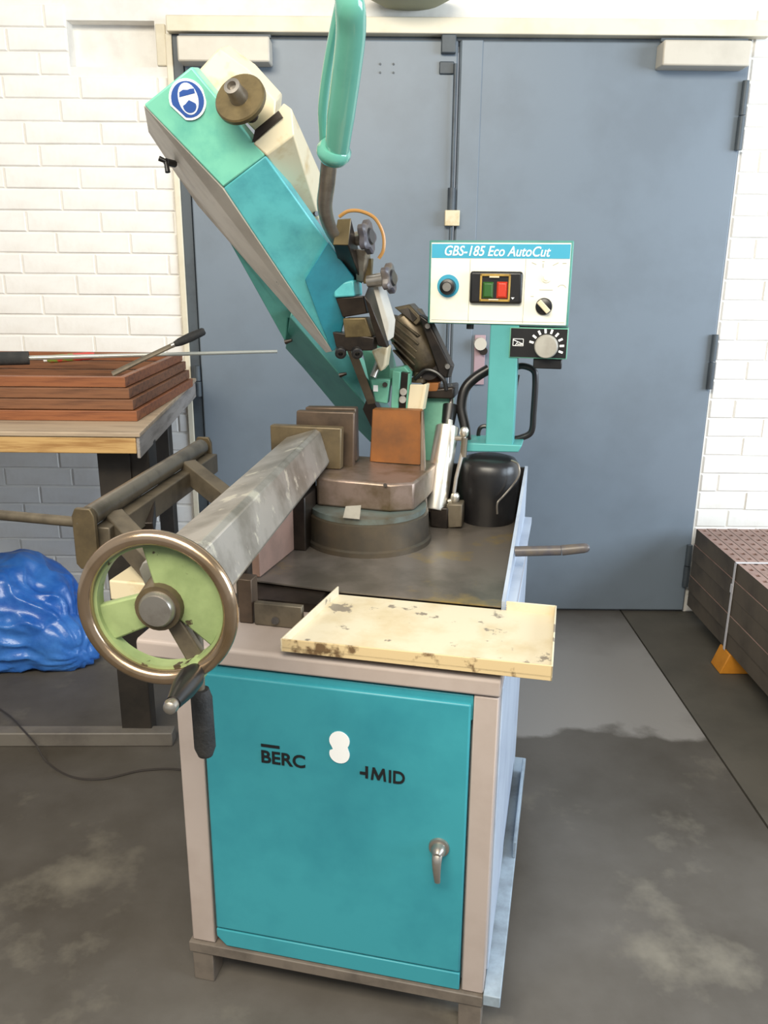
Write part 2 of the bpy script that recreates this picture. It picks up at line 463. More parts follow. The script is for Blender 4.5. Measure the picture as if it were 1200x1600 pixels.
b = bmesh.new(); cyl(b, (0.262, WY - 0.026, 0.9), (0.262, WY - 0.026, 1.70), 0.006, n=10); mk('bolt_rod', b, M_door_dark, d1, smooth=True)
b = bmesh.new(); box(b, 0.205, 0.262, WY - 0.04, WY - 0.012, 2.335, 2.40); box(b, 0.2, 0.258, WY - 0.022, WY - 0.012, 2.265, 2.31)
mk('latch_box', b, M_door_dark, d1, bevel=0.004)
b = bmesh.new()
for (xx, zz) in ((-0.03, 2.3), (-0.03, 2.27), (0.022, 2.3), (0.022, 2.27)): cyl(b, (xx, WY - 0.016, zz), (xx, WY - 0.011, zz), 0.004, n=8)
mk('screw', b, M_door_dark, d1)
b = bmesh.new(); cyl(b, (0.40, WY - 0.06, 1.235), (0.40, WY - 0.018, 1.235), 0.026, n=16); mk('door_knob', b, M_closer, d2, smooth=True)
b = bmesh.new(); box(b, 0.378, 0.425, WY - 0.028, WY - 0.018, 1.06, 1.27); mk('escutcheon', b, M_pink, d2, bevel=0.003, label='worn pinkish lock plate')
b = bmesh.new(); cyl(b, (0.415, WY - 0.05, 1.205), (0.415, WY - 0.026, 1.205), 0.017, n=14); mk('lock_cylinder', b, M_darksteel, d2, smooth=True)

t = root('wall_lamp', 'grey green lamp bottom above the door lintel at the top edge', 'lamp', (0.08, 3.46, 2.52))
b = bmesh.new(); lathe(b, (0, 0, -0.045), (0, 0, 1), [(0, 0.02), (0.006, 0.12), (0.03, 0.165), (0.05, 0.17)], 28)
mk('lamp_shade', b, M_lampglass, t, smooth=True)
b = bmesh.new(); box(b, -0.05, 0.05, -0.02, 0.14, 0.005, 0.06); mk('lamp_bracket', b, M_closer, t, bevel=0.004)

# ---------------------------------------------------------------- band saw
S = root('band_saw', 'teal metal cutting band saw with raised bow on a beige cabinet', 'machine', (0.214, 1.358, 0), math.radians(-12.5))
W0 = -0.648
# cabinet
bm = bmesh.new()
box(bm, W0, -0.594, 0, 0.05, 0.105, 0.79)
mk('corner_post', bm, M_beige, S, bevel=0.003)
bm = bmesh.new(); box(bm, -0.046, 0.0, 0, 0.05, 0.105, 0.79)
mk('corner_post', bm, M_beige, S, bevel=0.003)
bm = bmesh.new(); box(bm, W0 + 0.002, -0.002, 0.03, 0.88, 0.105, 0.79)
mk('cabinet_body', bm, M_beige_side, S, bevel=0.003)
bm = bmesh.new()
poly = [(0.0, 0.105), (0.045, 0.105), (0.045, 0.79), (0.0, 0.79)]
box(bm, -0.012, 0.004, 0.05, 0.87, 0.12, 0.785)
mk('side_panel', bm, M_pan_out, S, bevel=0.002, label='pale side panel')
bm = bmesh.new(); box(bm, -0.593, -0.047, 0.004, 0.03, 0.735, 0.787)
mk('door_surround', bm, M_teal, S, bevel=0.002)
bm = bmesh.new(); box(bm, -0.588, -0.050, -0.004, 0.026, 0.153, 0.772)
dr = mk('cabinet_door', bm, M_teal, S, bevel=0.004)
bm = bmesh.new()
loft(bm, [(-0.588, -0.003, 0.149), (-0.050, -0.003, 0.149), (-0.050, -0.003, 0.107), (-0.566, -0.003, 0.107), (-0.588, -0.003, 0.13)],
     [(-0.588, 0.026, 0.149), (-0.050, 0.026, 0.149), (-0.050, 0.026, 0.107), (-0.566, 0.026, 0.107), (-0.588, 0.026, 0.13)])
mk('kick_panel', bm, M_teal, S, bevel=0.002)
# door lettering and sticker
text('lettering', 'BERC', -0.466, -0.374, 0.588, 0.617, -0.0045, M_blackprint, dr, bold=0.02)
text('lettering', 'ID', -0.204, -0.172, 0.583, 0.611, -0.0045, M_blackprint, dr, bold=0.02)
def letter(pts):
    b = bmesh.new(); poly_y(b, pts, -0.0057, -0.0045); mk('lettering', b, M_blackprint, dr)
letter([(-0.251, 0.5855), (-0.2455, 0.5855), (-0.2455, 0.6125), (-0.251, 0.6125)])
letter([(-0.240, 0.584), (-0.235, 0.584), (-0.2335, 0.601), (-0.2265, 0.585), (-0.2225, 0.585), (-0.2155, 0.601), (-0.214, 0.584), (-0.209, 0.584), (-0.2125, 0.612), (-0.217, 0.612), (-0.2245, 0.595), (-0.232, 0.612), (-0.2365, 0.612)])
for r_ in ((-0.262, -0.251, 0.593, 0.599), (-0.466, -0.427, 0.625, 0.631)):
    bm = bmesh.new(); box(bm, r_[0], r_[1], -0.0057, -0.0045, r_[2], r_[3]); mk('lettering', bm, M_blackprint, dr)
bm = bmesh.new()
pts = arc(-0.303, 0.661, 0.0205, -38, 218, 18) + [(-0.316, 0.641)] + arc(-0.303, 0.632, 0.0205, 165, 370, 16)
poly_y(bm, pts, -0.0062, -0.0042)
mk('sticker', bm, M_whiteprint, dr, label='white figure eight shaped sticker')
# door handle
hx, hz = -0.101, 0.452
bm = bmesh.new(); lathe(bm, (hx, -0.004, hz), (0, -1, 0), [(0, 0.021), (0.005, 0.020), (0.006, 0.015), (0.016, 0.014), (0.022, 0.011), (0.028, 0.006)], 24)
hd = mk('door_handle', bm, M_steel, dr, smooth=True, label='steel quarter turn latch')
bm = bmesh.new()
sweep(bm, smooth_path([(hx, -0.022, hz + 0.004), (hx, -0.034, hz - 0.012), (hx + 0.001, -0.036, hz - 0.035), (hx + 0.002, -0.03, hz - 0.062)]), 0.01, 10,
      flat=(0.011, 0.006), side=(1, 0, 0), rad=[1 - 0.45 * (i / 24) for i in range(25)])
mk('latch_lever', bm, M_steel, dr, smooth=True)
# base frame
bm = bmesh.new()
box(bm, W0 - 0.006, 0.0, -0.008, 0.04, 0.078, 0.104)
box(bm, W0 - 0.006, W0 + 0.04, 0.04, 0.86, 0.078, 0.104)
box(bm, W0 - 0.006, 0.0, 0.86, 0.90, 0.078, 0.104)
mk('base_frame', bm, M_baseframe, S, bevel=0.002)
for (fx, fy) in ((W0 + 0.0, -0.004), (-0.05, -0.004), (W0 + 0.0, 0.84), (-0.05, 0.84)):
    bm = bmesh.new(); box(bm, fx, fx + 0.048, fy, fy + 0.05, 0.0, 0.078); mk('foot', bm, M_baseframe, S, bevel=0.002)
bm = bmesh.new(); box(bm, 0.0005, 0.036, -0.008, 0.88, 0.085, 0.112); box(bm, 0.028, 0.036, 0.42, 0.80, 0.112, 0.16)
mk('side_rail', bm, M_baserail, S, bevel=0.002, label='blue grey rail along the right side')
# top plate
bm = bmesh.new()
poly = [(-0.004, 0.793), (-0.012, 0.79), (-0.018, 0.797), (-0.018, 0.832), (0.9, 0.832), (0.9, 0.79), (0.03, 0.79)]
prof = [(-0.006, 0.826), (-0.006, 0.796), (0.012, 0.786), (0.9, 0.786), (0.9, 0.832), (0.0, 0.832)]
loft(bm, [(W0 - 0.075, y, z) for y, z in prof], [(0.002, y, z) for y, z in prof])
mk('top_plate', bm, M_beige, S, bevel=0.003)
bm = bmesh.new(); box(bm, -0.875, -0.66, 0.16, 0.30, 0.833, 0.880)
mk('side_block', bm, M_cream, S, bevel=0.004)
# chip tray on the plate
bm = bmesh.new()
box(bm, -0.60, -0.03, 0.30, 0.96, 0.833, 0.857); mk('tray_support_and_shade', bm, M_darksteel, S)
bm = bmesh.new()
loft(bm, [(-0.612, 0.285, 0.8575), (-0.385, 0.264, 0.8575), (-0.023, 0.264, 0.8575), (-0.023, 0.965, 0.8575), (-0.64, 0.965, 0.8575)],
     [(-0.612, 0.285, 0.861), (-0.385, 0.264, 0.861), (-0.023, 0.264, 0.861), (-0.023, 0.965, 0.861), (-0.64, 0.965, 0.861)])
pan = mk('chip_tray', bm, M_pan, S)
bm = bmesh.new(); box(bm, -0.40, -0.016, 0.955, 0.967, 0.861, 1.0); mk('tray_wall', bm, M_pan_in, S, label='black back wall of the chip tray')
bm = bmesh.new()
loft(bm, [(-0.022, 0.266, 0.850), (-0.022, 0.967, 0.850), (-0.022, 0.967, 1.003), (-0.022, 0.266, 0.872)],
     [(-0.014, 0.266, 0.850), (-0.014, 0.967, 0.850), (-0.014, 0.967, 1.003), (-0.014, 0.266, 0.872)])
box(bm, -0.014, 0.006, 0.27, 0.967, 0.834, 0.852)
mk('tray_wall', bm, M_pan_out, S, label='pale sloping right wall of the chip tray')
bm = bmesh.new(); box(bm, -0.517, -0.414, 0.112, 0.128, 0.833, 0.882)
blk = mk('steel_block', bm, M_frame, S, bevel=0.002)
bm = bmesh.new(); box(bm, -0.60, -0.41, 0.20, 0.298, 0.833, 0.853); mk('tray_support_and_shade', bm, M_darksteel, S)  # dark box added as the shade under the chip tray's front edge
bm = bmesh.new(); cyl(bm, (-0.4714, 0.112, 0.8463), (-0.4696, 0.107, 0.8487), 0.008, n=12); mk('bolt', bm, M_darksteel, S, smooth=True)
bm = bmesh.new(); box(bm, -0.552, -0.522, 0.115, 0.15, 0.833, 0.93); mk('bracket', bm, M_jaw, S, bevel=0.002)
bm = bmesh.new(); cyl(bm, (-0.572, 0.20, 0.835), (-0.572, 0.20, 1.0), 0.018, n=14); mk('guide_pin', bm, M_darksteel, S, smooth=True)

# turntable
bm = bmesh.new(); lathe(bm, (-0.405, 0.645, 0.861), (0, 0, 1), [(0, 0.166), (0.012, 0.166), (0.016, 0.160), (0.078, 0.158), (0.082, 0.150)], 48)
mk('turntable_base', bm, M_tbase, S, smooth=True)
bm = bmesh.new(); lathe(bm, (-0.405, 0.645, 0.9425), (0, 0, 1), [(0, 0.152), (0.014, 0.152)], 48)
mk('scale_ring', bm, M_ring, S, smooth=True, label='teal grey graduated ring')
bm = bmesh.new()
pl = [(-0.525, 0.585), (-0.33, 0.57), (-0.275, 0.60), (-0.262, 0.70), (-0.255, 0.86), (-0.56, 0.86), (-0.55, 0.66)]
loft(bm, [(x, y, 0.957) for x, y in pl], [(x, y, 1.03) for x, y in pl])
mk('turntable', bm, M_table, S, bevel=0.006)
bm = bmesh.new(); loft(bm, [(-0.4214, 0.484, 0.9909), (-0.3831, 0.484, 0.9961), (-0.3869, 0.484, 0.9605), (-0.4285, 0.484, 0.9613)], [(-0.4228, 0.489, 0.9894), (-0.3844, 0.489, 0.9947), (-0.3882, 0.489, 0.9589), (-0.4299, 0.489, 0.9597)])
mk('scale_plate', bm, M_dial, S, label='small pale pointer plate')
bm = bmesh.new(); box(bm, -0.565, -0.53, 0.50, 0.62, 0.861, 1.0); mk('clamp_block', bm, M_darksteel, S, bevel=0.003)
bm = bmesh.new(); cyl(bm, (-0.3438, 0.572, 1.026), (-0.3422, 0.565, 1.028), 0.005, n=8); mk('bolt', bm, M_darksteel, S)
bm = bmesh.new()
loft(bm, [(-0.595, 0.30, 0.862), (-0.575, 0.30, 0.862), (-0.575, 0.30, 0.93), (-0.595, 0.30, 0.93)],
     [(-0.57, 0.66, 0.862), (-0.55, 0.66, 0.862), (-0.55, 0.66, 1.01), (-0.57, 0.66, 1.01)])
mk('vise_support', bm, M_plate, S, bevel=0.002)
# vise jaws
def slab_y(name, pts, depth, m, bev=0.004):
    b = bmesh.new(); loft(b, pts, shift(pts, (0, depth, 0))); return mk(name, b, m, S, bevel=bev)
slab_y('tube_flange', [(-0.6825, 0.68, 1.141), (-0.4857, 0.68, 1.143), (-0.4884, 0.68, 1.031), (-0.681, 0.68, 1.028)], 0.028, M_jaw2)
slab_y('vise_jaw', [(-0.6265, 0.735, 1.173), (-0.4648, 0.735, 1.176), (-0.4679, 0.735, 1.023), (-0.633, 0.735, 1.015)], 0.022, M_jaw)
slab_y('vise_jaw', [(-0.6139, 0.775, 1.177), (-0.4715, 0.775, 1.181), (-0.4689, 0.775, 1.033), (-0.6196, 0.775, 1.027)], 0.03, M_jaw)
bm = bmesh.new()
rj = []
for (px0, px1, yy) in ((0, 0, 0),): pass
fr = [(-0.4314, 0.8, 1.175), (-0.41, 0.792, 1.177), (-0.3006, 0.788, 1.179), (-0.2958, 0.79, 1.178), (-0.2917, 0.79, 1.032), (-0.2966, 0.788, 1.032), (-0.4152, 0.792, 1.031), (-0.4388, 0.8, 1.028)]
loft(bm, fr, shift(fr, (0, 0.035, 0)))
mk('fixed_jaw', bm, M_rust, S, bevel=0.003, label='rusty orange brown jaw plate')
slab_y('jaw_edge', [(-0.294, 0.78, 1.18), (-0.2889, 0.78, 1.18), (-0.26, 0.7, 0.9236), (-0.2789, 0.7, 0.9226)], 0.02, M_jaw, 0.002)
# vise tube, square section rolled about its axis
WC = Vector((-0.466, -0.375, 1.077)); JC = Vector((-0.580, 0.68, 1.0755))
AX = (JC - WC).normalized()                      # points to the jaws
U = Vector((AX.y, -AX.x, 0)).normalized(); V = U.cross(AX)
if V.z < 0: V = -V
def wp(u, v, w): return tuple(WC + U * u + V * v - AX * w)     # w towards the operator
def sq(c, h, roll, cut=0.2):
    out = []
    for k in range(4):
        for s in (-1, 1):
            a = math.radians(45 + 90 * k) + roll
            cx, cy = h * 1.414 * math.cos(a), h * 1.414 * math.sin(a)
            a2 = a + s * math.pi / 2
            tx, ty = math.cos(a + s * math.radians(135)), math.sin(a + s * math.radians(135))
            out.append((cx + tx * h * cut, cy + ty * h * cut))
    return [tuple(Vector(c) + U * p + V * q) for p, q in out]
ROLL_T = math.radians(17)
bm = bmesh.new()
loft(bm, sq(JC, 0.051, ROLL_T), sq(WC + AX * 0.085, 0.051, ROLL_T))
mk('vise_tube', bm, M_tube, S, bevel=0.002)
bm = bmesh.new(); cyl(bm, WC + AX * 0.0, WC + AX * 0.088, 0.034, 0.044, 24); mk('tube_bearing', bm, M_jaw2, S, smooth=True)

# handwheel
hw_bm = bmesh.new()
sweep(hw_bm, [wp(0.1075 * math.cos(t), 0.1075 * math.sin(t), 0.0) for t in [2 * math.pi * i / 64 for i in range(64)]], 0.0112, 14, closed=True)
wheel = mk('handwheel', hw_bm, M_rim, S, smooth=True, label='polished handwheel with chipped light green web')
def ringband(r0, r1, w0, w1, n=64):
    b = bmesh.new(); rings = []
    for i in range(n):
        t = 2 * math.pi * i / n; c, s = math.cos(t), math.sin(t)
        rings.append([wp(r0 * c, r0 * s, w0), wp(r1 * c, r1 * s, w0), wp(r1 * c, r1 * s, w1), wp(r0 * c, r0 * s, w1)])
    multiloft(b, rings, close=True); return b
mk('rim_band', ringband(0.092, 0.104, -0.026, -0.004), M_wheelpaint, wheel, smooth=True)
def web(pts, w0, w1, name, m, bev=0.003):
    b = bmesh.new(); loft(b, [wp(u, v, w0) for u, v in pts], [wp(u, v, w1) for u, v in pts]); return mk(name, b, m, wheel, bevel=bev)
fan = [(0.012 * math.cos(math.radians(a)), 0.012 * math.sin(math.radians(a))) for a in (108,)] + \
      [(0.094 * math.cos(math.radians(a)), 0.094 * math.sin(math.radians(a))) for a in range(104, -42, -8)] + [(0.018, -0.014)]
web(fan, -0.028, -0.012, 'spoke', M_wheelpaint)
def bar(ang, w0, w1, r0=0.01, r1=0.095):
    c, s = math.cos(math.radians(ang)), math.sin(math.radians(ang))
    return [(r0 * c - w0 * s, r0 * s + w0 * c), (r1 * c - w1 * s, r1 * s + w1 * c), (r1 * c + w1 * s, r1 * s - w1 * c), (r0 * c + w0 * s, r0 * s - w0 * c)]
web(bar(201, 0.023, 0.029), -0.028, -0.012, 'spoke', M_wheelpaint)
web(bar(-62, 0.012, 0.014), -0.032, -0.016, 'spoke', M_frame)
bm = bmesh.new(); lathe(bm, wp(0, 0, -0.035), -AX, [(0, 0.036), (0.03, 0.034), (0.033, 0.03)], 32); mk('wheel_hub', bm, M_wheelpaint, wheel, smooth=True)
bm = bmesh.new(); lathe(bm, wp(0.0, 0, -0.004), -AX, [(0, 0.027), (0.008, 0.027), (0.014, 0.023), (0.0145, 0.0)], 32); mk('hub_cap', bm, M_steel, wheel, smooth=True, label='bare steel hub cap')
bm = bmesh.new(); gx, gz = 0.053, -0.092
lathe(bm, wp(gx, gz, -0.03), -AX, [(0, 0.016), (0.03, 0.016), (0.036, 0.012)], 20); mk('crank_boss', bm, M_wheelpaint, wheel, smooth=True)
bm = bmesh.new(); lathe(bm, wp(gx, gz, 0.006), -AX, [(0, 0.013), (0.02, 0.0185), (0.05, 0.0175), (0.08, 0.0125), (0.092, 0.0105)], 24)
mk('crank_handle', bm, M_black, wheel, smooth=True, label='black tapered crank grip')
bm = bmesh.new(); lathe(bm, wp(gx, gz, 0.098), -AX, [(0, 0.0085), (0.006, 0.0105), (0.014, 0.009), (0.018, 0.004)], 16)
mk('handle_cap', bm, M_steel, wheel, smooth=True)
# lever with black rubber grip below the wheel
bm = bmesh.new(); sweep(bm, [(-0.4641, -0.26, 0.888), (-0.463, -0.26, 0.8731), (-0.457, -0.27, 0.7886), (-0.4569, -0.27, 0.7741)], 0.0175, 16, rad=[0.8, 1.0, 1.0, 0.7])
mk('lever_grip', bm, M_rubber, S, smooth=True, label='black textured rubber lever grip')
bm = bmesh.new(); sweep(bm, smooth_path([(-0.4648, -0.26, 0.8787), (-0.4671, -0.25, 0.965), (-0.475, -0.24, 1.02)]), 0.008, 10); mk('lever_rod', bm, M_frame, S, smooth=True)

# left feed roller
bm = bmesh.new(); cyl(bm, (-0.945, 0.215, 1.004), (-1.018, 0.965, 1.004), 0.024, n=24); mk('feed_roller', bm, M_roller, S, smooth=True)
bm = bmesh.new()
dirr = Vector((-0.073, 0.75, 0)).normalized(); rr = Vector((dirr.y, -dirr.x, 0))
oriented(bm, Vector((-0.955, 0.60, 0.952)), rr, Vector((0, 0, 1)), dirr, 0.020, 0.029, 0.385)
mk('roller_beam', bm, M_frame, S, bevel=0.003)
for (px0, py0, yy) in ((-0.943, 0.19, 0), (-1.02, 0.985, 0)):
    bm = bmesh.new()
    pr = [(-0.026, -0.10), (-0.016, -0.112), (0.016, -0.112), (0.026, -0.10), (0.026, 0.012), (0.018, 0.03), (-0.018, 0.03), (-0.026, 0.012)]
    a = [tuple(Vector((px0, py0, 1.0)) + rr * u + Vector((0, 0, v))) for u, v in pr]
    loft(bm, a, shift(a, tuple(dirr * 0.014))); mk('roller_bracket', bm, M_jaw2, S, bevel=0.002)
bm = bmesh.new(); cyl(bm, (-1.55, 0.23, 0.99), (-0.955, 0.2, 0.995), 0.012, n=12); mk('cross_rod', bm, M_frame, S, smooth=True)
def beam(name, a, b, hw, hh, m):
    a = Vector(a); b = Vector(b); w = (b - a).normalized(); u = Vector((0, 0, 1)).cross(w).normalized(); v = w.cross(u)
    bb = bmesh.new(); oriented(bb, (a + b) / 2, u, v, w, hw, hh, (b - a).length / 2); return mk(name, bb, m, S, bevel=0.003)
beam('support_arm', (-0.9753, 0.78, 0.9802), (-0.7221, 0.62, 0.8945), 0.022, 0.028, M_frame)
beam('support_arm', (-0.938, 0.3, 0.9687), (-0.7245, 0.14, 0.9022), 0.024, 0.03, M_frame)
beam('support_arm', (-0.9218, 0.42, 0.9105), (-0.9518, 0.5, 0.961), 0.02, 0.025, M_darksteel)

# ------------- bow
def px_poly(pts): return pts
c1 = [(-0.8021, 0.33, 1.859), (-0.7015, 0.35, 1.93), (-0.5722, 0.41, 1.769), (-0.6744, 0.42, 1.707)]
c2 = [(-0.6744, 0.42, 1.707), (-0.5722, 0.41, 1.769), (-0.4333, 0.62, 1.513), (-0.4941, 0.68, 1.348), (-0.5095, 0.68, 1.34)]
bk1 = [(-0.9271, 0.58, 1.861), (-0.774, 0.55, 1.959), (-0.6112, 0.58, 1.797), (-0.801, 0.6, 1.663)]
bk2 = [(-0.801, 0.6, 1.663), (-0.6112, 0.58, 1.797), (-0.4613, 0.74, 1.503), (-0.5157, 0.8, 1.331), (-0.5639, 0.8, 1.331)]
bm = bmesh.new(); loft(bm, c1, shift(c1, (-0.012, 0.06, 0.012)))
bc = mk('blade_cover', bm, M_teal_bow, S, bevel=0.004)
bm = bmesh.new()
lo2 = shift(c2, (-0.012, 0.06, 0.012))
loft(bm, c2, lo2); mk('blade_cover', bm, M_teal_dark, S, bevel=0.004)
bm = bmesh.new()
a = [(-0.8048, 0.335, 1.859), (-0.6766, 0.425, 1.706), (-0.5084, 0.682, 1.338), (-0.5605, 0.8, 1.322), (-0.7307, 0.72, 1.538), (-0.8468, 0.66, 1.688), (-0.8854, 0.62, 1.765), (-0.9148, 0.56, 1.844)]
loft(bm, a, shift(a, (0.03, 0.02, 0.025)))
mk('wheel_cover', bm, M_gearpaint, S, bevel=0.002, label='grey wheel cover plate seen edge on')
bm = bmesh.new()
fa = [(-0.5373, 0.555, 1.515), (-0.4733, 0.532, 1.599), (-0.4311, 0.606, 1.519), (-0.4919, 0.672, 1.347), (-0.5072, 0.672, 1.339), (-0.5241, 0.635, 1.409)]
loft(bm, fa, shift(fa, (-0.004, 0.02, 0.004))); mk('cover_end', bm, M_coverend, S, bevel=0.002, label='darker lower end of the blade cover')
# wing nut on the cover edge
w0 = Vector((-0.8241, 0.5, 1.766)); w1 = Vector((-0.8293, 0.47, 1.767))
bm = bmesh.new(); cyl(bm, w0, w1, 0.008, n=12)
for (a, b) in (((-0.8292, 0.47, 1.768), (-0.8432, 0.465, 1.774)), ((-0.8294, 0.47, 1.766), (-0.8242, 0.465, 1.745))): cyl(bm, a, b, 0.005, 0.006, n=10)
mk('wing_nut', bm, M_black, S, smooth=True)
bm = bmesh.new(); lathe(bm, (-0.607, 0.6, 1.508), Vector((-0.6227, 0.59, 1.514)) - Vector((-0.607, 0.6, 1.508)), [(0, 0.008), (0.010, 0.008), (0.011, 0.005), (0.016, 0.005)], 12); mk('bolt', bm, M_darksteel, S, smooth=True)
# cream wheel housing behind the cover
bm = bmesh.new()
a = [(-0.7215, 0.42, 1.934), (-0.6695, 0.42, 1.977), (-0.6166, 0.44, 1.94), (-0.5562, 0.44, 1.879), (-0.5681, 0.44, 1.786)]
loft(bm, a, shift(a, (-0.02, 0.10, 0.03))); mk('wheel_housing', bm, M_cream, S, bevel=0.004)
bm = bmesh.new()
n0 = [(-0.5955, 0.4, 1.791), (-0.5291, 0.41, 1.869), (-0.515, 0.42, 1.859), (-0.5117, 0.42, 1.809), (-0.5693, 0.41, 1.769)]
n1 = [(-0.5897, 0.62, 1.686), (-0.5325, 0.63, 1.776), (-0.5192, 0.64, 1.751), (-0.5257, 0.64, 1.651), (-0.5593, 0.63, 1.653)]
loft(bm, n0, n1); mk('blade_guard', bm, M_cream, S, bevel=0.003)
bm = bmesh.new()
a = [(-0.596, 0.398, 1.793), (-0.5889, 0.398, 1.817), (-0.5392, 0.405, 1.853), (-0.5315, 0.405, 1.841), (-0.5844, 0.398, 1.798)]
loft(bm, a, shift(a, (0, 0.02, 0))); mk('slot', bm, M_darksteel, S)
bm = bmesh.new(); cyl(bm, (-0.5239, 0.615, 1.665), (-0.5302, 0.62, 1.665), 0.006, n=8); mk('bolt', bm, M_black, S)
# tension hand disc
tc = Vector((-0.596, 0.34, 1.866)); ta = Vector((-0.06, -0.90, 0.42))
bm = bmesh.new(); lathe(bm, tc - ta * 0.01, ta, [(0, 0.048), (0.003, 0.0530), (0.012, 0.0530), (0.015, 0.050)], 40)
td = mk('tension_wheel', bm, M_brass, S, smooth=True, label='bronze coloured blade tension disc')
bm = bmesh.new(); lathe(bm, tc + ta * 0.004, ta, [(0, 0.02), (0.02, 0.0165), (0.036, 0.0165), (0.0365, 0.0095), (0.026, 0.009)], 24)
mk('tension_hub', bm, M_steel, td, smooth=True)
bm = bmesh.new(); cyl(bm, tc - ta * 0.06, tc - ta * 0.008, 0.014, n=14); mk('tension_screw', bm, M_darksteel, td, smooth=True)
# goggles sign
s0, s1, s2, s3 = [Vector(p) for p in c1]
def on_cover(px):                                        # bilinear place on the upper cover
    return None
sc = Vector((-0.7168, 0.3568, 1.871)); e1 = (s2 - s1).normalized(); nrm = (s1 - s0).cross(s3 - s0).normalized()
if nrm.y > 0: nrm = -nrm
sc = sc - nrm * ((sc - s0).dot(nrm)) + nrm * 0.0035
gx_ = Vector((1, 0, 0)); gx_ = (gx_ - nrm * gx_.dot(nrm)).normalized(); gx_ = gx_ * math.cos(0.1) + nrm.cross(gx_) * math.sin(0.1)
gy_ = nrm.cross(gx_); gy_ = gy_ if gy_.z > 0 else -gy_
def sign(name, pts, lift, m, par):
    b = bmesh.new(); q = [tuple(sc + gx_ * u * 1.08 + gy_ * v * 1.12 + nrm * lift) for u, v in pts]
    loft(b, q, shift(q, tuple(nrm * 0.0006))); return mk(name, b, m, par)
def circ(cx, cy, rx, ry, a0=0, a1=360, n=28): return [(cx + rx * math.cos(math.radians(a0 + (a1 - a0) * i / n)), cy + ry * math.sin(math.radians(a0 + (a1 - a0) * i / n))) for i in range(n if a1 - a0 == 360 else n + 1)]
KR = 0.0345
sg = sign('warning_sticker', circ(0, 0, KR, KR, -112, 188, 30), 0.0, M_whiteprint, bc); sg['label'] = 'blue wear goggles sign with one corner torn'
sign('sign_field', circ(0, 0, KR * 0.88, KR * 0.88, -112, 188, 30), 0.0006, M_bluepaint, bc)
sign('sign_head', circ(0.0015, 0.001, 0.0185, 0.0265), 0.0012, M_whiteprint, bc)
sign('sign_goggles', [(-0.014, 0.006), (0.0165, 0.008), (0.0165, 0.016), (0.010, 0.0165), (0.004, 0.0155), (-0.004, 0.017), (-0.012, 0.014)], 0.0018, M_bluepaint, bc)
sign('sign_face', circ(0.001, -0.011, 0.0125, 0.0115, 168, 372, 14) + [(0.009, -0.0055), (0.002, -0.001), (-0.006, -0.0065)], 0.0018, M_bluepaint, bc)
# lower bow arm
bm = bmesh.new()
fa = [(-0.6614, 0.8, 1.416), (-0.6502, 0.87, 1.41), (-0.606, 0.96, 1.311), (-0.5649, 1.02, 1.302), (-0.4759, 1.04, 1.195), (-0.4898, 0.95, 1.161)]
loft(bm, fa, shift(fa, (-0.02, 0.09, 0.03))); mk('bow_arm', bm, M_green, S, bevel=0.004)
bm = bmesh.new()
fa = [(-0.6617, 0.801, 1.416), (-0.49, 0.951, 1.161), (-0.463, 0.98, 1.112), (-0.5082, 1.1, 1.018), (-0.6211, 1.12, 1.116), (-0.7103, 1.06, 1.248), (-0.7392, 0.98, 1.313)]
loft(bm, fa, shift(fa, (0.03, 0.08, 0.02))); mk('bow_side', bm, M_bowside, S, bevel=0.003)
bm = bmesh.new()
fa = [(-0.8249, 0.74, 1.647), (-0.7886, 0.76, 1.602), (-0.6427, 0.87, 1.413), (-0.6913, 0.87, 1.406), (-0.7034, 0.88, 1.339)]
loft(bm, fa, shift(fa, (0.03, 0.08, 0.03))); mk('bow_spine', bm, M_bowside, S, bevel=0.003)
for p in ((-0.6999, 0.87, 1.341), (-0.5507, 0.9, 1.25)):
    bm = bmesh.new(); cyl(bm, p, Vector(p) + Vector((0.02, 0.0, 0.006)), 0.007, 0.004, n=8); mk('bolt', bm, M_darksteel, S)
bm = bmesh.new(); fa = [(-0.5029, 0.96, 1.321), (-0.4281, 0.96, 1.295), (-0.4104, 0.98, 1.22), (-0.4719, 0.98, 1.172)]
loft(bm, fa, shift(fa, (0, 0.06, 0.03))); mk('bow_bridge', bm, M_green, S, bevel=0.003)
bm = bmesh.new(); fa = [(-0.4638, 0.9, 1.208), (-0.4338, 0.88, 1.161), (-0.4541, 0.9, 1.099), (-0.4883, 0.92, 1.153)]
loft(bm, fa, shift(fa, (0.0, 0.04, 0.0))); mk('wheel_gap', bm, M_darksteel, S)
# blade
bm = bmesh.new(); a = [(-0.476, 0.7, 1.346), (-0.4524, 0.7, 1.347), (-0.4293, 0.83, 1.187), (-0.451, 0.83, 1.183)]
loft(bm, a, shift(a, (-0.002, 0.002, 0.0))); mk('saw_blade', bm, M_frame, S)
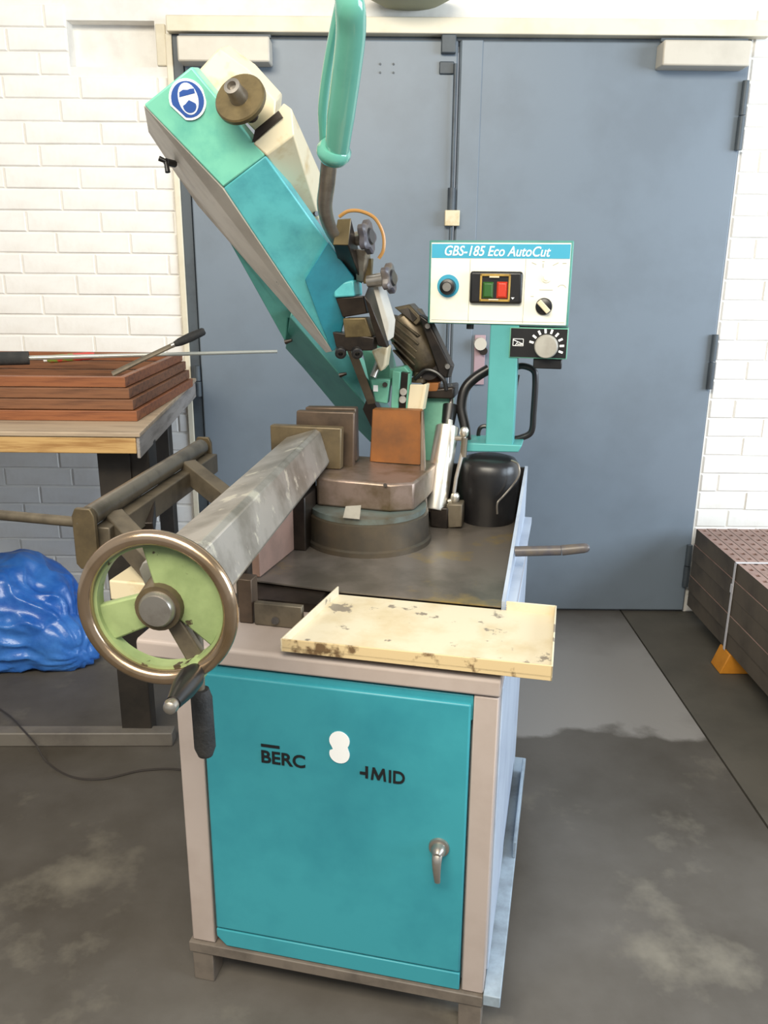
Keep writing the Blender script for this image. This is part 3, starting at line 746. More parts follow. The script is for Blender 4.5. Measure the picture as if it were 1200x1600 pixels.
# upper blade guide
def slant(name, f, d, m, bev=0.003, label=None):
    b = bmesh.new(); loft(b, f, shift(f, d)); return mk(name, b, m, S, bevel=bev, label=label)
bm = bmesh.new(); loft(bm, [(-0.4403, 0.5, 1.646), (-0.4095, 0.5, 1.648), (-0.4167, 0.5, 1.592), (-0.4522, 0.5, 1.593)], [(-0.4653, 0.64, 1.53), (-0.4173, 0.64, 1.542), (-0.4195, 0.64, 1.506), (-0.4702, 0.64, 1.528)])
gb = mk('guide_bar', bm, M_darksteel, S, bevel=0.003)
slant('guide_bar_end', [(-0.4401, 0.499, 1.646), (-0.4093, 0.499, 1.648), (-0.4164, 0.499, 1.592), (-0.4519, 0.499, 1.592)], (0, -0.003, 0), M_brass, 0.002)
bm = bmesh.new(); loft(bm, [(-0.4193, 0.56, 1.585), (-0.3936, 0.56, 1.582), (-0.4113, 0.62, 1.51), (-0.4301, 0.62, 1.513)], [(-0.4235, 0.6, 1.588), (-0.3896, 0.6, 1.582), (-0.402, 0.66, 1.509), (-0.4276, 0.66, 1.512)])
mk('guide_clamp', bm, M_steel, S, bevel=0.002)
slant('guide_clamp', [(-0.4038, 0.6, 1.562), (-0.3868, 0.6, 1.565), (-0.3956, 0.62, 1.507), (-0.4129, 0.62, 1.507)], (0, 0.02, 0.0), M_brass, 0.002)
slant('guide_mount', [(-0.4819, 0.6, 1.505), (-0.4312, 0.6, 1.516), (-0.4288, 0.6, 1.478), (-0.4796, 0.6, 1.474)], (0.0, 0.08, 0.0), M_teal_dark, 0.004)
slant('guide_mount', [(-0.4778, 0.605, 1.473), (-0.4081, 0.605, 1.479), (-0.403, 0.62, 1.438), (-0.464, 0.62, 1.427)], (0, 0.06, 0.0), M_darksteel, 0.003)
slant('guide_block', [(-0.464, 0.62, 1.425), (-0.4063, 0.62, 1.428), (-0.3922, 0.625, 1.382), (-0.46, 0.625, 1.378)], (0, 0.05, 0), M_brass, 0.003)
slant('guide_block', [(-0.4922, 0.625, 1.392), (-0.3859, 0.625, 1.381), (-0.3907, 0.63, 1.349), (-0.4819, 0.63, 1.345)], (0, 0.05, 0), M_darksteel, 0.003)
bm = bmesh.new(); loft(bm, [(-0.4053, 0.6, 1.478), (-0.3899, 0.6, 1.46), (-0.3537, 0.63, 1.357), (-0.3777, 0.63, 1.36)], [(-0.4003, 0.64, 1.512), (-0.3924, 0.66, 1.506), (-0.3597, 0.68, 1.357), (-0.3826, 0.68, 1.356)])
mk('guide_plate', bm, M_darksteel, S, bevel=0.002)
slant('guide_plate', [(-0.39, 0.61, 1.51), (-0.3776, 0.61, 1.507), (-0.3522, 0.64, 1.413), (-0.3558, 0.64, 1.37)], (0.012, 0.02, 0.01), M_dial, 0.002)
for (p, q) in (((-0.4747, 0.64, 1.347), (-0.4694, 0.62, 1.34)), ((-0.4337, 0.64, 1.348), (-0.4271, 0.62, 1.341))):
    bm = bmesh.new(); lathe(bm, p, Vector(q) - Vector(p), [(0, 0.014), (0.022, 0.014), (0.024, 0.011), (0.0242, 0.006), (0.016, 0.006)], 18); mk('cap_screw', bm, M_black, S, smooth=True)
# star knobs
def star(p, ax, R, L):
    u, v, w = basis(ax); p = Vector(p); b = bmesh.new(); rings = []
    for (d, s) in ((0, 0.86), (0.003, 1.0), (0.015, 1.0), (0.019, 0.86)):
        rings.append([tuple(p + w * d + (u * math.cos(t) + v * math.sin(t)) * R * s * (0.86 + 0.14 * math.cos(5 * t))) for t in [2 * math.pi * i / 40 for i in range(40)]])
    multiloft(b, rings)
    k = mk('star_knob', b, M_knob, S, smooth=True)
    b = bmesh.new(); lathe(b, p - w * L, ax, [(0, 0.014), (L, 0.017)], 16); mk('knob_stem', b, M_steel, k, smooth=True)
    b = bmesh.new(); lathe(b, p + w * 0.019, ax, [(0, 0.02), (0.004, 0.016)], 16); mk('knob_cap', b, M_black, k, smooth=True)
star((-0.3976, 0.56, 1.61), (0.975, -0.16, 0.14), 0.040, 0.04)
star((-0.3535, 0.6, 1.519), (0.975, -0.16, 0.14), 0.037, 0.045)
# coolant line
bm = bmesh.new(); sweep(bm, smooth_path([(-0.4596, 0.58, 1.656), (-0.4379, 0.58, 1.668), (-0.4102, 0.59, 1.668), (-0.3795, 0.6, 1.653), (-0.3624, 0.61, 1.619), (-0.3612, 0.61, 1.585), (-0.3722, 0.61, 1.565)]), 0.0042, 8)
mk('coolant_line', bm, M_hose, S, smooth=True)
# steel arm and D handle
bm = bmesh.new()
sweep(bm, smooth_path([(-0.4047, 0.32, 1.761), (-0.4265, 0.37, 1.707), (-0.4467, 0.42, 1.667), (-0.4528, 0.48, 1.627), (-0.447, 0.54, 1.593)]), 0.016, 10, flat=(0.0165, 0.009), side=(1, 0, 0))
mk('handle_arm', bm, M_steel, S, smooth=True, label='bare steel arm below the grip')
bm = bmesh.new()
sweep(bm, smooth_path([(-0.3918, 0.32, 1.756), (-0.3683, 0.27, 1.82), (-0.3431, 0.22, 1.885), (-0.3251, 0.18, 1.935), (-0.3185, 0.15, 1.968), (-0.3257, 0.15, 1.991)]), 0.024, 20,
      flat=(0.0265, 0.023), side=(1, 0, 0), rad=[0.86 + 0.14 * min(1, i / 8) if i < 30 else 1 - 0.02 * (i - 30) for i in range(41)])
hg = mk('handle_grip', bm, M_handle, S, smooth=True, label='glossy sea green pull handle')
bm = bmesh.new()
sweep(bm, smooth_path([(-0.4248, 0.35, 1.784), (-0.4148, 0.31, 1.839), (-0.3933, 0.27, 1.897), (-0.3679, 0.23, 1.95), (-0.3477, 0.2, 1.987), (-0.3311, 0.17, 1.995)]), 0.01, 12, flat=(0.010, 0.014), side=(1, 0, 0))
mk('grip_guard', bm, M_handle, hg, smooth=True)
bm = bmesh.new(); lathe(bm, (-0.4057, 0.335, 1.744), Vector((-0.3852, 0.3, 1.787)) - Vector((-0.4057, 0.335, 1.744)), [(0, 0.016), (0.008, 0.027), (0.02, 0.034), (0.03, 0.034), (0.038, 0.028)], 28)
mk('grip_collar', bm, M_handle, hg, smooth=True)
# lower guide group by the pivot
slant('lower_guide', [(-0.447, 0.84, 1.25), (-0.3915, 0.84, 1.252), (-0.3992, 0.84, 1.185), (-0.4334, 0.84, 1.188)], (0, 0.03, 0), M_green, 0.003)
bm = bmesh.new(); cyl(bm, (-0.4063, 0.842, 1.237), (-0.4046, 0.834, 1.238), 0.007, n=12); mk('bolt', bm, M_darksteel, S)
slant('guide_slot', [(-0.4378, 0.838, 1.235), (-0.4252, 0.838, 1.235), (-0.4254, 0.838, 1.218), (-0.438, 0.838, 1.218)], (0, 0.004, 0), M_whiteprint, 0.0)
slant('guide_post', [(-0.386, 0.84, 1.276), (-0.363, 0.84, 1.273), (-0.3687, 0.84, 1.173), (-0.3885, 0.84, 1.173)], (0, 0.03, 0), M_green, 0.002)
slant('guide_post', [(-0.4014, 0.87, 1.276), (-0.3583, 0.87, 1.285), (-0.3423, 0.87, 1.268), (-0.3441, 0.87, 1.254), (-0.4017, 0.87, 1.235)], (0, 0.05, 0), M_green, 0.003)
slant('guide_channel', [(-0.3668, 0.85, 1.272), (-0.3402, 0.85, 1.269), (-0.3474, 0.85, 1.172), (-0.3726, 0.85, 1.172)], (0, 0.02, 0), M_darksteel, 0.001)
slant('channel_edge', [(-0.3428, 0.845, 1.269), (-0.3375, 0.845, 1.269), (-0.3429, 0.845, 1.17), (-0.3482, 0.845, 1.169)], (0, 0.03, 0), M_green, 0.0)
for k, yy in enumerate((597, 610, 622)):
    pass
bm = bmesh.new(); cyl(bm, (-0.3563, 0.85, 1.218), (-0.3539, 0.838, 1.22), 0.010, n=12); cyl(bm, (-0.3581, 0.85, 1.197), (-0.3557, 0.838, 1.199), 0.010, n=12); mk('guide_bearing', bm, M_steel, S, smooth=True)
slant('cover_plate', [(-0.3366, 0.84, 1.24), (-0.2943, 0.84, 1.241), (-0.3081, 0.84, 1.168), (-0.3437, 0.84, 1.171)], (0, 0.012, 0), M_cream, 0.002)
slant('cover_plate', [(-0.2975, 0.838, 1.243), (-0.2905, 0.838, 1.242), (-0.3007, 0.838, 1.172), (-0.3096, 0.838, 1.172)], (0.004, 0.03, 0), M_cream, 0.001)
slant('wear_block', [(-0.3029, 0.9, 1.237), (-0.267, 0.9, 1.239), (-0.2704, 0.9, 1.214), (-0.3027, 0.9, 1.214)], (0, 0.04, 0), M_rust, 0.002)
slant('pivot_column', [(-0.3206, 0.93, 1.202), (-0.2388, 0.93, 1.209), (-0.2379, 0.9, 1.054), (-0.2426, 0.86, 0.8777), (-0.3126, 0.86, 0.8738), (-0.3203, 0.9, 1.051)], (0, 0.10, 0.01), M_green, 0.006)
slant('pivot_cap', [(-0.3064, 0.9, 1.219), (-0.2242, 0.9, 1.231), (-0.2237, 0.9, 1.196), (-0.3062, 0.9, 1.194)], (0, 0.10, 0), M_darksteel, 0.006)
bm = bmesh.new(); cyl(bm, (-0.424, 0.86, 1.306), (-0.4397, 0.84, 1.256), 0.010, n=12); mk('coolant_nozzle', bm, M_steel, S, smooth=True)
slant('oily_block', [(-0.4363, 0.8, 1.332), (-0.3892, 0.8, 1.346), (-0.3966, 0.8, 1.292), (-0.4107, 0.8, 1.275)], (0, 0.05, 0), M_cream, 0.006)
# motor
m0 = Vector((-0.3834, 0.98, 1.401)); m1 = Vector((-0.3023, 0.96, 1.276))
mw = (m1 - m0).normalized(); mu = Vector((0, -1, 0.15)); mu = (mu - mw * mu.dot(mw)).normalized(); mv = mw.cross(mu)
if mv.x < 0: mv = -mv
ml = (m1 - m0).length
bm = bmesh.new(); lathe(bm, m0 - mw * 0.01, mw, [(0, 0.05), (0.01, 0.06), (ml, 0.062), (ml + 0.02, 0.05), (ml + 0.03, 0.03)], 28)
mo = mk('motor', bm, M_motor, S, smooth=True, label='oil smeared finned electric motor')
RIBS = (((-0.406, 0.93, 1.418), (-0.3266, 0.91, 1.364)), ((-0.4097, 0.93, 1.401), (-0.3266, 0.91, 1.342)), ((-0.4135, 0.93, 1.383), (-0.3301, 0.91, 1.321)), ((-0.41, 0.93, 1.362), (-0.3337, 0.91, 1.302)),
        ((-0.4046, 0.93, 1.343), (-0.3354, 0.91, 1.284)), ((-0.4011, 0.93, 1.322), (-0.3408, 0.91, 1.268)))
for (p, q) in RIBS:
    p, q = Vector(p), Vector(q); w_ = (q - p).normalized(); n_ = Vector((0, -1, 0)); n_ = (n_ - w_ * n_.dot(w_)).normalized(); t_ = w_.cross(n_)
    bm = bmesh.new(); oriented(bm, (p + q) / 2 + n_ * -0.012, n_, t_, w_, 0.020, 0.0026, (q - p).length / 2); mk('cooling_fin', bm, M_motor, mo, bevel=0.001)
bm = bmesh.new(); fa = [(-0.4001, 0.92, 1.439), (-0.3571, 0.92, 1.448), (-0.3179, 0.91, 1.411), (-0.3356, 0.91, 1.392)]
loft(bm, fa, shift(fa, (0, 0.08, 0.0))); mk('terminal_box', bm, M_motor, mo, bevel=0.003)
bm = bmesh.new(); fa = [(-0.3851, 0.917, 1.432), (-0.3601, 0.917, 1.439), (-0.3335, 0.908, 1.413), (-0.3441, 0.908, 1.402)]
loft(bm, fa, shift(fa, (0, 0.004, 0.0))); mk('terminal_lid', bm, M_darksteel, mo)
bm = bmesh.new(); fa = [(-0.3285, 0.9, 1.423), (-0.3002, 0.9, 1.406), (-0.2374, 0.9, 1.287), (-0.2458, 0.9, 1.252), (-0.2673, 0.9, 1.262)]
loft(bm, fa, shift(fa, (0.01, 0.03, 0.0))); mk('motor_plate', bm, M_darksteel, mo, bevel=0.004)
for (p) in ((-0.3028, 0.895, 1.393), (-0.2455, 0.895, 1.287)):
    bm = bmesh.new(); cyl(bm, p, Vector(p) + Vector((0.004, -0.012, 0.0)), 0.007, n=10); mk('bolt', bm, M_steel, mo, smooth=True)
bm = bmesh.new(); sweep(bm, smooth_path([(-0.3335, 0.9, 1.247), (-0.3066, 0.9, 1.272), (-0.278, 0.9, 1.269), (-0.2529, 0.9, 1.248), (-0.2454, 0.9, 1.22)]), 0.006, 8); mk('motor_cable', bm, M_black, mo, smooth=True)
bm = bmesh.new(); lathe(bm, (-0.3281, 0.92, 1.237), Vector((0, 0, 1)), [(0, 0.022), (0.01, 0.022), (0.014, 0.014), (0.028, 0.012)], 16); mk('gearbox_cap', bm, M_motor, mo, smooth=True)
bm = bmesh.new(); lathe(bm, (-0.3023, 0.96, 1.27), Vector((0.1, -1, 0.1)), [(0, 0.048), (0.03, 0.045), (0.045, 0.03)], 24); mk('motor_end', bm, M_darksteel, mo, smooth=True)

# feed cylinder
c0, c1_ = Vector((-0.2536, 0.79, 0.9031)), Vector((-0.2387, 0.9, 1.12))
bm = bmesh.new(); lathe(bm, c0, c1_ - c0, [(0, 0.0315), (0.004, 0.033), ((c1_ - c0).length - 0.004, 0.033), ((c1_ - c0).length, 0.028)], 32)
cy = mk('feed_cylinder', bm, M_chrome, S, smooth=True, label='shiny chrome hydraulic feed cylinder')
bm = bmesh.new(); cyl(bm, c1_, (-0.2365, 0.93, 1.173), 0.018, 0.022, 18); mk('cylinder_cap', bm, M_black, cy, smooth=True)
bm = bmesh.new(); cyl(bm, (-0.2365, 0.93, 1.169), (-0.2383, 0.95, 1.228), 0.009, 0.005, 12); mk('piston_rod', bm, M_steel, cy, smooth=True)
bm = bmesh.new(); cyl(bm, (-0.2298, 0.875, 1.121), (-0.2315, 0.885, 1.139), 0.009, n=12); mk('fitting', bm, M_chrome, cy, smooth=True)
slant('cylinder_mount', [(-0.2612, 0.77, 0.9176), (-0.212, 0.77, 0.9203), (-0.2112, 0.77, 0.8584), (-0.2608, 0.77, 0.8628)], (0, 0.05, 0), M_darksteel, 0.004)
slant('cylinder_mount', [(-0.2181, 0.775, 0.9294), (-0.1745, 0.775, 0.9317), (-0.1733, 0.775, 0.8664), (-0.2119, 0.775, 0.8605)], (0, 0.05, 0), M_frame, 0.004)
bm = bmesh.new(); sweep(bm, [(-0.1826, 0.84, 1.112), (-0.1857, 0.83, 1.062), (-0.1977, 0.81, 0.9951), (-0.201, 0.8, 0.956)], 0.0055, 10); mk('oil_pipe', bm, M_steel, cy, smooth=True)
bm = bmesh.new(); cyl(bm, (-0.1824, 0.84, 1.101), (-0.1837, 0.83, 1.05), 0.009, n=12); mk('pipe_sleeve', bm, M_frame, cy, smooth=True)
for (p, q) in (((-0.186, 0.84, 1.105), (-0.1829, 0.84, 1.126)), ((-0.2006, 0.8, 0.9306), (-0.1941, 0.8, 0.9635))):
    bm = bmesh.new(); lathe(bm, p, Vector(q) - Vector(p), [(0, 0.008), (0.006, 0.012), (0.02, 0.012), (0.026, 0.007)], 12); mk('fitting', bm, M_chrome, cy, smooth=True)
for (p, q) in (((-0.1824, 0.84, 1.1), (-0.2082, 0.85, 1.097)), ((-0.1919, 0.8, 0.9383), (-0.2164, 0.8, 0.9297))):
    bm = bmesh.new(); cyl(bm, p, q, 0.007, n=10); mk('fitting', bm, M_chrome, cy, smooth=True)

# black drum, control post
bm = bmesh.new(); lathe(bm, (-0.115, 0.885, 0.861), (0, 0, 1), [(0, 0.074), (0.05, 0.080), (0.10, 0.085), (0.145, 0.084), (0.165, 0.080), (0.178, 0.070), (0.184, 0.05)], 40)
dm = mk('pump_drum', bm, M_black, S, smooth=True, label='glossy black drum under the control post')
bm = bmesh.new(); sweep(bm, smooth_path([(-0.0527, 0.84, 1.046), (-0.0341, 0.82, 1.041), (-0.0291, 0.81, 1.015), (-0.045, 0.81, 0.9843), (-0.0673, 0.8, 0.9555), (-0.0813, 0.79, 0.9378), (-0.0804, 0.79, 0.9073)]), 0.0028, 8); mk('earth_wire', bm, M_steel, S, smooth=True)
slant('post_foot', [(-0.1987, 0.86, 1.083), (-0.028, 0.86, 1.085), (-0.0375, 0.86, 1.065), (-0.1912, 0.86, 1.058)], (0, 0.12, 0), M_post, 0.003)
bm = bmesh.new(); p0 = Vector((-0.1284, 0.865, 1.066)); p1 = Vector((-0.0535, 0.865, 1.069)); pt = (-0.0667, 0.865, 1.442)
box(bm, p0.x, p1.x, 0.865, 0.93, p0.z, pt[2])
mk('control_post', bm, M_post, S, bevel=0.003)
# hose, loop
bm = bmesh.new(); sweep(bm, smooth_path([(-0.1363, 0.96, 1.275), (-0.1739, 0.95, 1.25), (-0.1989, 0.94, 1.219), (-0.2058, 0.93, 1.17), (-0.1927, 0.92, 1.118), (-0.1852, 0.91, 1.073)]), 0.0145, 12)
mk('hydraulic_hose', bm, M_black, S, smooth=True)
bm = bmesh.new(); sweep(bm, smooth_path([(-0.0704, 0.95, 1.28), (-0.0445, 0.95, 1.288), (-0.0146, 0.95, 1.278), (-0.0065, 0.95, 1.25), (-0.0063, 0.95, 1.162), (-0.0093, 0.95, 1.107), (-0.0369, 0.95, 1.088), (-0.0617, 0.95, 1.082)]), 0.009, 10)
mk('cable_loop', bm, M_black, S, smooth=True)
bm = bmesh.new(); sweep(bm, smooth_path([(-0.1595, 0.97, 1.076), (-0.1564, 0.97, 1.103), (-0.1439, 0.97, 1.112), (-0.1292, 0.97, 1.109)]), 0.006, 8); mk('cable_loop', bm, M_black, S, smooth=True)
bm = bmesh.new(); sweep(bm, smooth_path([(-0.0547, 0.96, 1.262), (-0.0588, 0.96, 1.23), (-0.0628, 0.96, 1.194)]), 0.005, 8); mk('cable_loop', bm, M_black, S, smooth=True)
# side lever
bm = bmesh.new(); cyl(bm, (-0.0119, 0.5, 0.9046), (0.0941, 0.5, 0.9163), 0.0125, 0.0118, 16); lv = mk('side_lever', bm, M_knob, S, smooth=True)
bm = bmesh.new(); lathe(bm, (0.0955, 0.5, 0.9164), Vector((0.1572, 0.5, 0.9283)) - Vector((0.0955, 0.5, 0.9164)), [(0, 0.0125), (0.05, 0.0115), (0.058, 0.010), (0.063, 0.005)], 16); mk('lever_tip', bm, M_knob, lv, smooth=True)

# control panel
PX0, PX1, PZ0, PZ1, PY = -0.2955, 0.0715, 1.402, 1.613, 0.862
bm = bmesh.new(); box(bm, PX0, PX1, PY, PY + 0.10, PZ0, PZ1)
cp = mk('control_panel', bm, M_bowside, S, bevel=0.003)
bm = bmesh.new(); box(bm, PX0 + 0.006, PX1 - 0.006, PY - 0.0015, PY, PZ0 + 0.003, PZ1 - 0.006)
mk('panel_face', bm, M_white, cp, label='creamy white front sheet')
FY = PY - 0.0015
def dec(name, m, pts, y0=None, th=0.001, par=None, label=None):
    b = bmesh.new(); y0 = FY if y0 is None else y0; poly_y(b, pts, y0 - th, y0); o = mk(name, b, m, par or cp)
    if label: o['label'] = label
    return o
def rect(x0, x1, z0, z1): return [(x0, z0), (x1, z0), (x1, z1), (x0, z1)]
dec('title_band', M_cyan, rect(PX0 + 0.007, PX1 - 0.007, 1.569, 1.604))
text('lettering', 'GBS-185 Eco AutoCut', -0.254, 0.016, 1.575, 1.600, FY - 0.001, M_whiteprint, cp, shear=0.25, bold=0.012, slope=-0.006)
for xx in (-0.187, -0.045): dec('panel_line', M_seam, rect(xx - 0.0006, xx + 0.0006, PZ0 + 0.006, 1.568), th=0.0004)
dec('panel_line', M_seam, rect(PX0 + 0.01, PX1 - 0.01, 1.411, 1.4122), th=0.0004)
kx, kz = -0.243, 1.499
dec('knob_ring', M_cyan, arc(kx, kz, 0.029, 0, 360, 30)[:-1])
bm = bmesh.new(); lathe(bm, (kx, FY - 0.001, kz - 0.002), (0, -1, 0), [(0, 0.021), (0.02, 0.0195), (0.022, 0.013), (0.024, 0.012)], 28); kn = mk('rotary_knob', bm, M_black, cp, smooth=True)
bm = bmesh.new(); lathe(bm, (kx, FY - 0.0248, kz - 0.002), (0, -1, 0), [(0, 0.0115), (0.001, 0.011)], 20); mk('lock_face', bm, M_steel, cp, smooth=True)
bm = bmesh.new(); q = [(x, z) for x, z in rect(-0.185, -0.050, 1.456, 1.537)]
poly_y(bm, q, FY - 0.014, FY); sw = mk('switch_plate', bm, M_black, cp, bevel=0.010, seg=3)
bm = bmesh.new()
for r_ in (rect(-0.158, -0.080, 1.525, 1.531), rect(-0.158, -0.080, 1.462, 1.468), rect(-0.158, -0.153, 1.462, 1.531), rect(-0.085, -0.080, 1.462, 1.531)):
    poly_y(bm, r_, FY - 0.019, FY - 0.012)
mk('switch_frame', bm, M_yellow, cp, bevel=0.001)
def button(x0, x1, z0, z1, m, nm):
    b = bmesh.new(); c = 0.006
    loft(b, [(x0, FY - 0.0125, z0), (x1, FY - 0.0125, z0), (x1, FY - 0.0125, z1), (x0, FY - 0.0125, z1)],
         [(x0 + c, FY - 0.019, z0 + c), (x1 - c, FY - 0.019, z0 + c), (x1 - c, FY - 0.019, z1 - c), (x0 + c, FY - 0.019, z1 - c)])
    o = mk(nm, b, m, cp, bevel=0.001); return o
button(-0.152, -0.122, 1.469, 1.512, M_greenbtn, 'start_button')['label'] = 'green start button'
button(-0.116, -0.086, 1.469, 1.513, M_redbtn, 'stop_button')['label'] = 'red stop button'
bm = bmesh.new(); poly_y(bm, rect(-0.134, -0.109, 1.5215, 1.5255), FY - 0.0205, FY - 0.019); poly_y(bm, rect(-0.134, -0.109, 1.4655, 1.4685), FY - 0.0205, FY - 0.019)
mk('switch_clip', bm, M_cream, cp)
dec('switch_mark', M_whiteprint, [(-0.077, 1.473), (-0.068, 1.473), (-0.0725, 1.468)], y0=FY - 0.014)
ax_, az_ = 0.007, 1.4515
bm = bmesh.new(); lathe(bm, (ax_, FY, az_), (0, -1, 0), [(0, 0.0215), (0.006, 0.021), (0.008, 0.018)], 28); mk('selector_knob', bm, M_black, cp, smooth=True)
bm = bmesh.new(); u_ = Vector((0.70, 0, -0.714)); v_ = Vector((0.714, 0, 0.70))
oriented(bm, (ax_, FY - 0.014, az_), u_, v_, Vector((0, 1, 0)), 0.019, 0.0065, 0.007); mk('selector_grip', bm, M_cream, cp, bevel=0.002, label='cream pointer bar')
bm = bmesh.new(); lathe(bm, (0.009, FY, 1.5225), (0, -1, 0), [(0, 0.0125), (0.003, 0.012), (0.0035, 0.0085), (0.006, 0.006)], 24); mk('indicator_lamp', bm, M_white, cp, smooth=True)
bm = bmesh.new()
for (x_, z_, w_, h_, s_) in ((-0.024, 1.557, 0.012, 0.0018, -0.4), (-0.001, 1.552, 0.002, 0.011, 0), (-0.001, 1.562, 0.006, 0.0018, 0), (0.03, 1.556, 0.014, 0.0018, 0.5), (0.052, 1.558, 0.010, 0.002, 0), (-0.024, 1.476, 0.008, 0.0015, 0), (0.010, 1.4925, 0.034, 0.0016, 0)):
    a = [(x_ - w_ / 2, z_ - h_ / 2 - s_ * w_ / 2), (x_ + w_ / 2, z_ - h_ / 2 + s_ * w_ / 2), (x_ + w_ / 2, z_ + h_ / 2 + s_ * w_ / 2), (x_ - w_ / 2, z_ + h_ / 2 - s_ * w_ / 2)]
    poly_y(bm, a, FY - 0.0006, FY)
o_ = arc(0.049, 1.494, 0.012, 20, 150, 10); i_ = arc(0.049, 1.494, 0.0105, 150, 20, 10); poly_y(bm, o_ + i_, FY - 0.0006, FY)
mk('panel_marks', bm, M_seam, cp)
bm = bmesh.new(); cyl(bm, (-0.185, PY + 0.03, PZ0), (-0.185, PY + 0.03, PZ0 - 0.014), 0.010, n=14); mk('cable_gland', bm, M_black, cp, smooth=True)
# speed box under the panel
b0, b1 = (-0.0766, 0.862, 1.398), (0.0735, 0.862, 1.318)
bm = bmesh.new(); box(bm, b0[0], b1[0], PY, PY + 0.07, b1[2], b0[2] - 0.001); sb = mk('speed_box', bm, M_green, S, bevel=0.002)
bm = bmesh.new(); box(bm, b0[0] + 0.003, b1[0] - 0.002, PY - 0.0015, PY, b1[2] + 0.003, b0[2] - 0.003); mk('box_face', bm, M_black, sb)
dx_, dz_ = (0.0195, 0.862, 1.35)[0], (0.0195, 0.862, 1.35)[2]
bm = bmesh.new(); lathe(bm, (dx_, FY, dz_), (0, -1, 0), [(0, 0.031), (0.016, 0.029), (0.018, 0.027), (0.0182, 0.0)], 36); mk('speed_dial', bm, M_dial, sb, smooth=True, label='pale grey speed dial')
bm = bmesh.new()
for k in range(9):
    a = math.radians(165 - k * 23); r0, r1 = 0.034, 0.0455
    c, s = math.cos(a), math.sin(a); w_ = 0.0028
    poly_y(bm, [(dx_ + r0 * c - w_ * s, dz_ + r0 * s + w_ * c), (dx_ + r1 * c - w_ * s, dz_ + r1 * s + w_ * c), (dx_ + r1 * c + w_ * s, dz_ + r1 * s - w_ * c), (dx_ + r0 * c + w_ * s, dz_ + r0 * s - w_ * c)], FY - 0.0008, FY)
mk('dial_marks', bm, M_whiteprint, sb)
lx, lz = (-0.0536, 0.862, 1.359)[0], (-0.0536, 0.862, 1.359)[2]
bm = bmesh.new()
for r_ in (rect(lx - 0.014, lx + 0.014, lz + 0.008, lz + 0.0095), rect(lx - 0.014, lx + 0.014, lz - 0.0095, lz - 0.008), rect(lx - 0.014, lx - 0.0125, lz - 0.0095, lz + 0.0095), rect(lx + 0.0125, lx + 0.014, lz - 0.0095, lz + 0.0095),
           [(lx - 0.0125, lz + 0.005), (lx + 0.0125, lz - 0.005), (lx + 0.0125, lz - 0.003), (lx - 0.0125, lz + 0.007)], [(lx - 0.008, lz - 0.008), (lx - 0.006, lz - 0.008), (lx + 0.000, lz + 0.001), (lx - 0.002, lz + 0.001)],
           rect(lx - 0.002, lx + 0.012, lz - 0.006, lz - 0.004)):
    poly_y(bm, r_, FY - 0.0008, FY)
mk('box_logo', bm, M_whiteprint, sb)
bm = bmesh.new(); box(bm, (-0.0122, 0.87, 1.311)[0], (0.0623, 0.87, 1.312)[0], 0.872, 0.925, (0.0236, 0.87, 1.291)[2], b1[2]); mk('plug_base', bm, M_black, sb, bevel=0.003)

# ---------------------------------------------------------------- drip tray on the cabinet edge
T = root('drip_tray', 'shallow cream drip tray with paint worn off, overhanging the cabinet front', 'tray', (0.214, 1.358, 0), math.radians(-12.5))
tx0, tx1, ty0, ty1, tz0, tz1 = -0.414, 0.092, -0.018, 0.2615, 0.853, 0.876
bm = bmesh.new()
loft(bm, [(tx0, ty0, tz0), (tx1, ty0, tz0), (tx1, ty1, tz0), (-0.012, ty1, tz0), (-0.012, 0.258, tz0), (-0.385, 0.258, tz0)],
     [(tx0, ty0, tz0 + 0.003), (tx1, ty0, tz0 + 0.003), (tx1, ty1, tz0 + 0.003), (-0.012, ty1, tz0 + 0.003), (-0.012, 0.258, tz0 + 0.003), (-0.385, 0.258, tz0 + 0.003)])
mk('tray_floor', bm, M_drip, T)
bm = bmesh.new(); box(bm, -0.36, -0.06, 0.02, 0.05, 0.8325, tz0)
mk('tray_bracket', bm, M_beige, T)
def lip(name, a, b, h0, h1, th, m):
    a = Vector(a); b = Vector(b); n = Vector((-(b - a).y, (b - a).x, 0)).normalized() * th
    bb = bmesh.new(); q = [(a.x, a.y, tz0 - 0.007), (b.x, b.y, tz0 - 0.007), (b.x, b.y, h1), (a.x, a.y, h0)]
    loft(bb, q, [tuple(Vector(p) + n) for p in q]); return mk(name, bb, m, T, bevel=0.001)
lip('tray_lip', (tx0, ty0, 0), (tx1, ty0, 0), 0.872, 0.876, 0.0035, M_edge_grime)
lip('tray_lip', (tx1, ty0, 0), (tx1, ty1, 0), 0.876, 0.876, 0.0035, M_drip)
lip('tray_lip', (tx1, ty1, 0), (-0.012, ty1, 0), 0.876, 0.876, 0.0035, M_drip)
lip('tray_lip', (-0.379, 0.256, 0), (tx0, ty0, 0), 0.876, 0.872, 0.0035, M_drip)

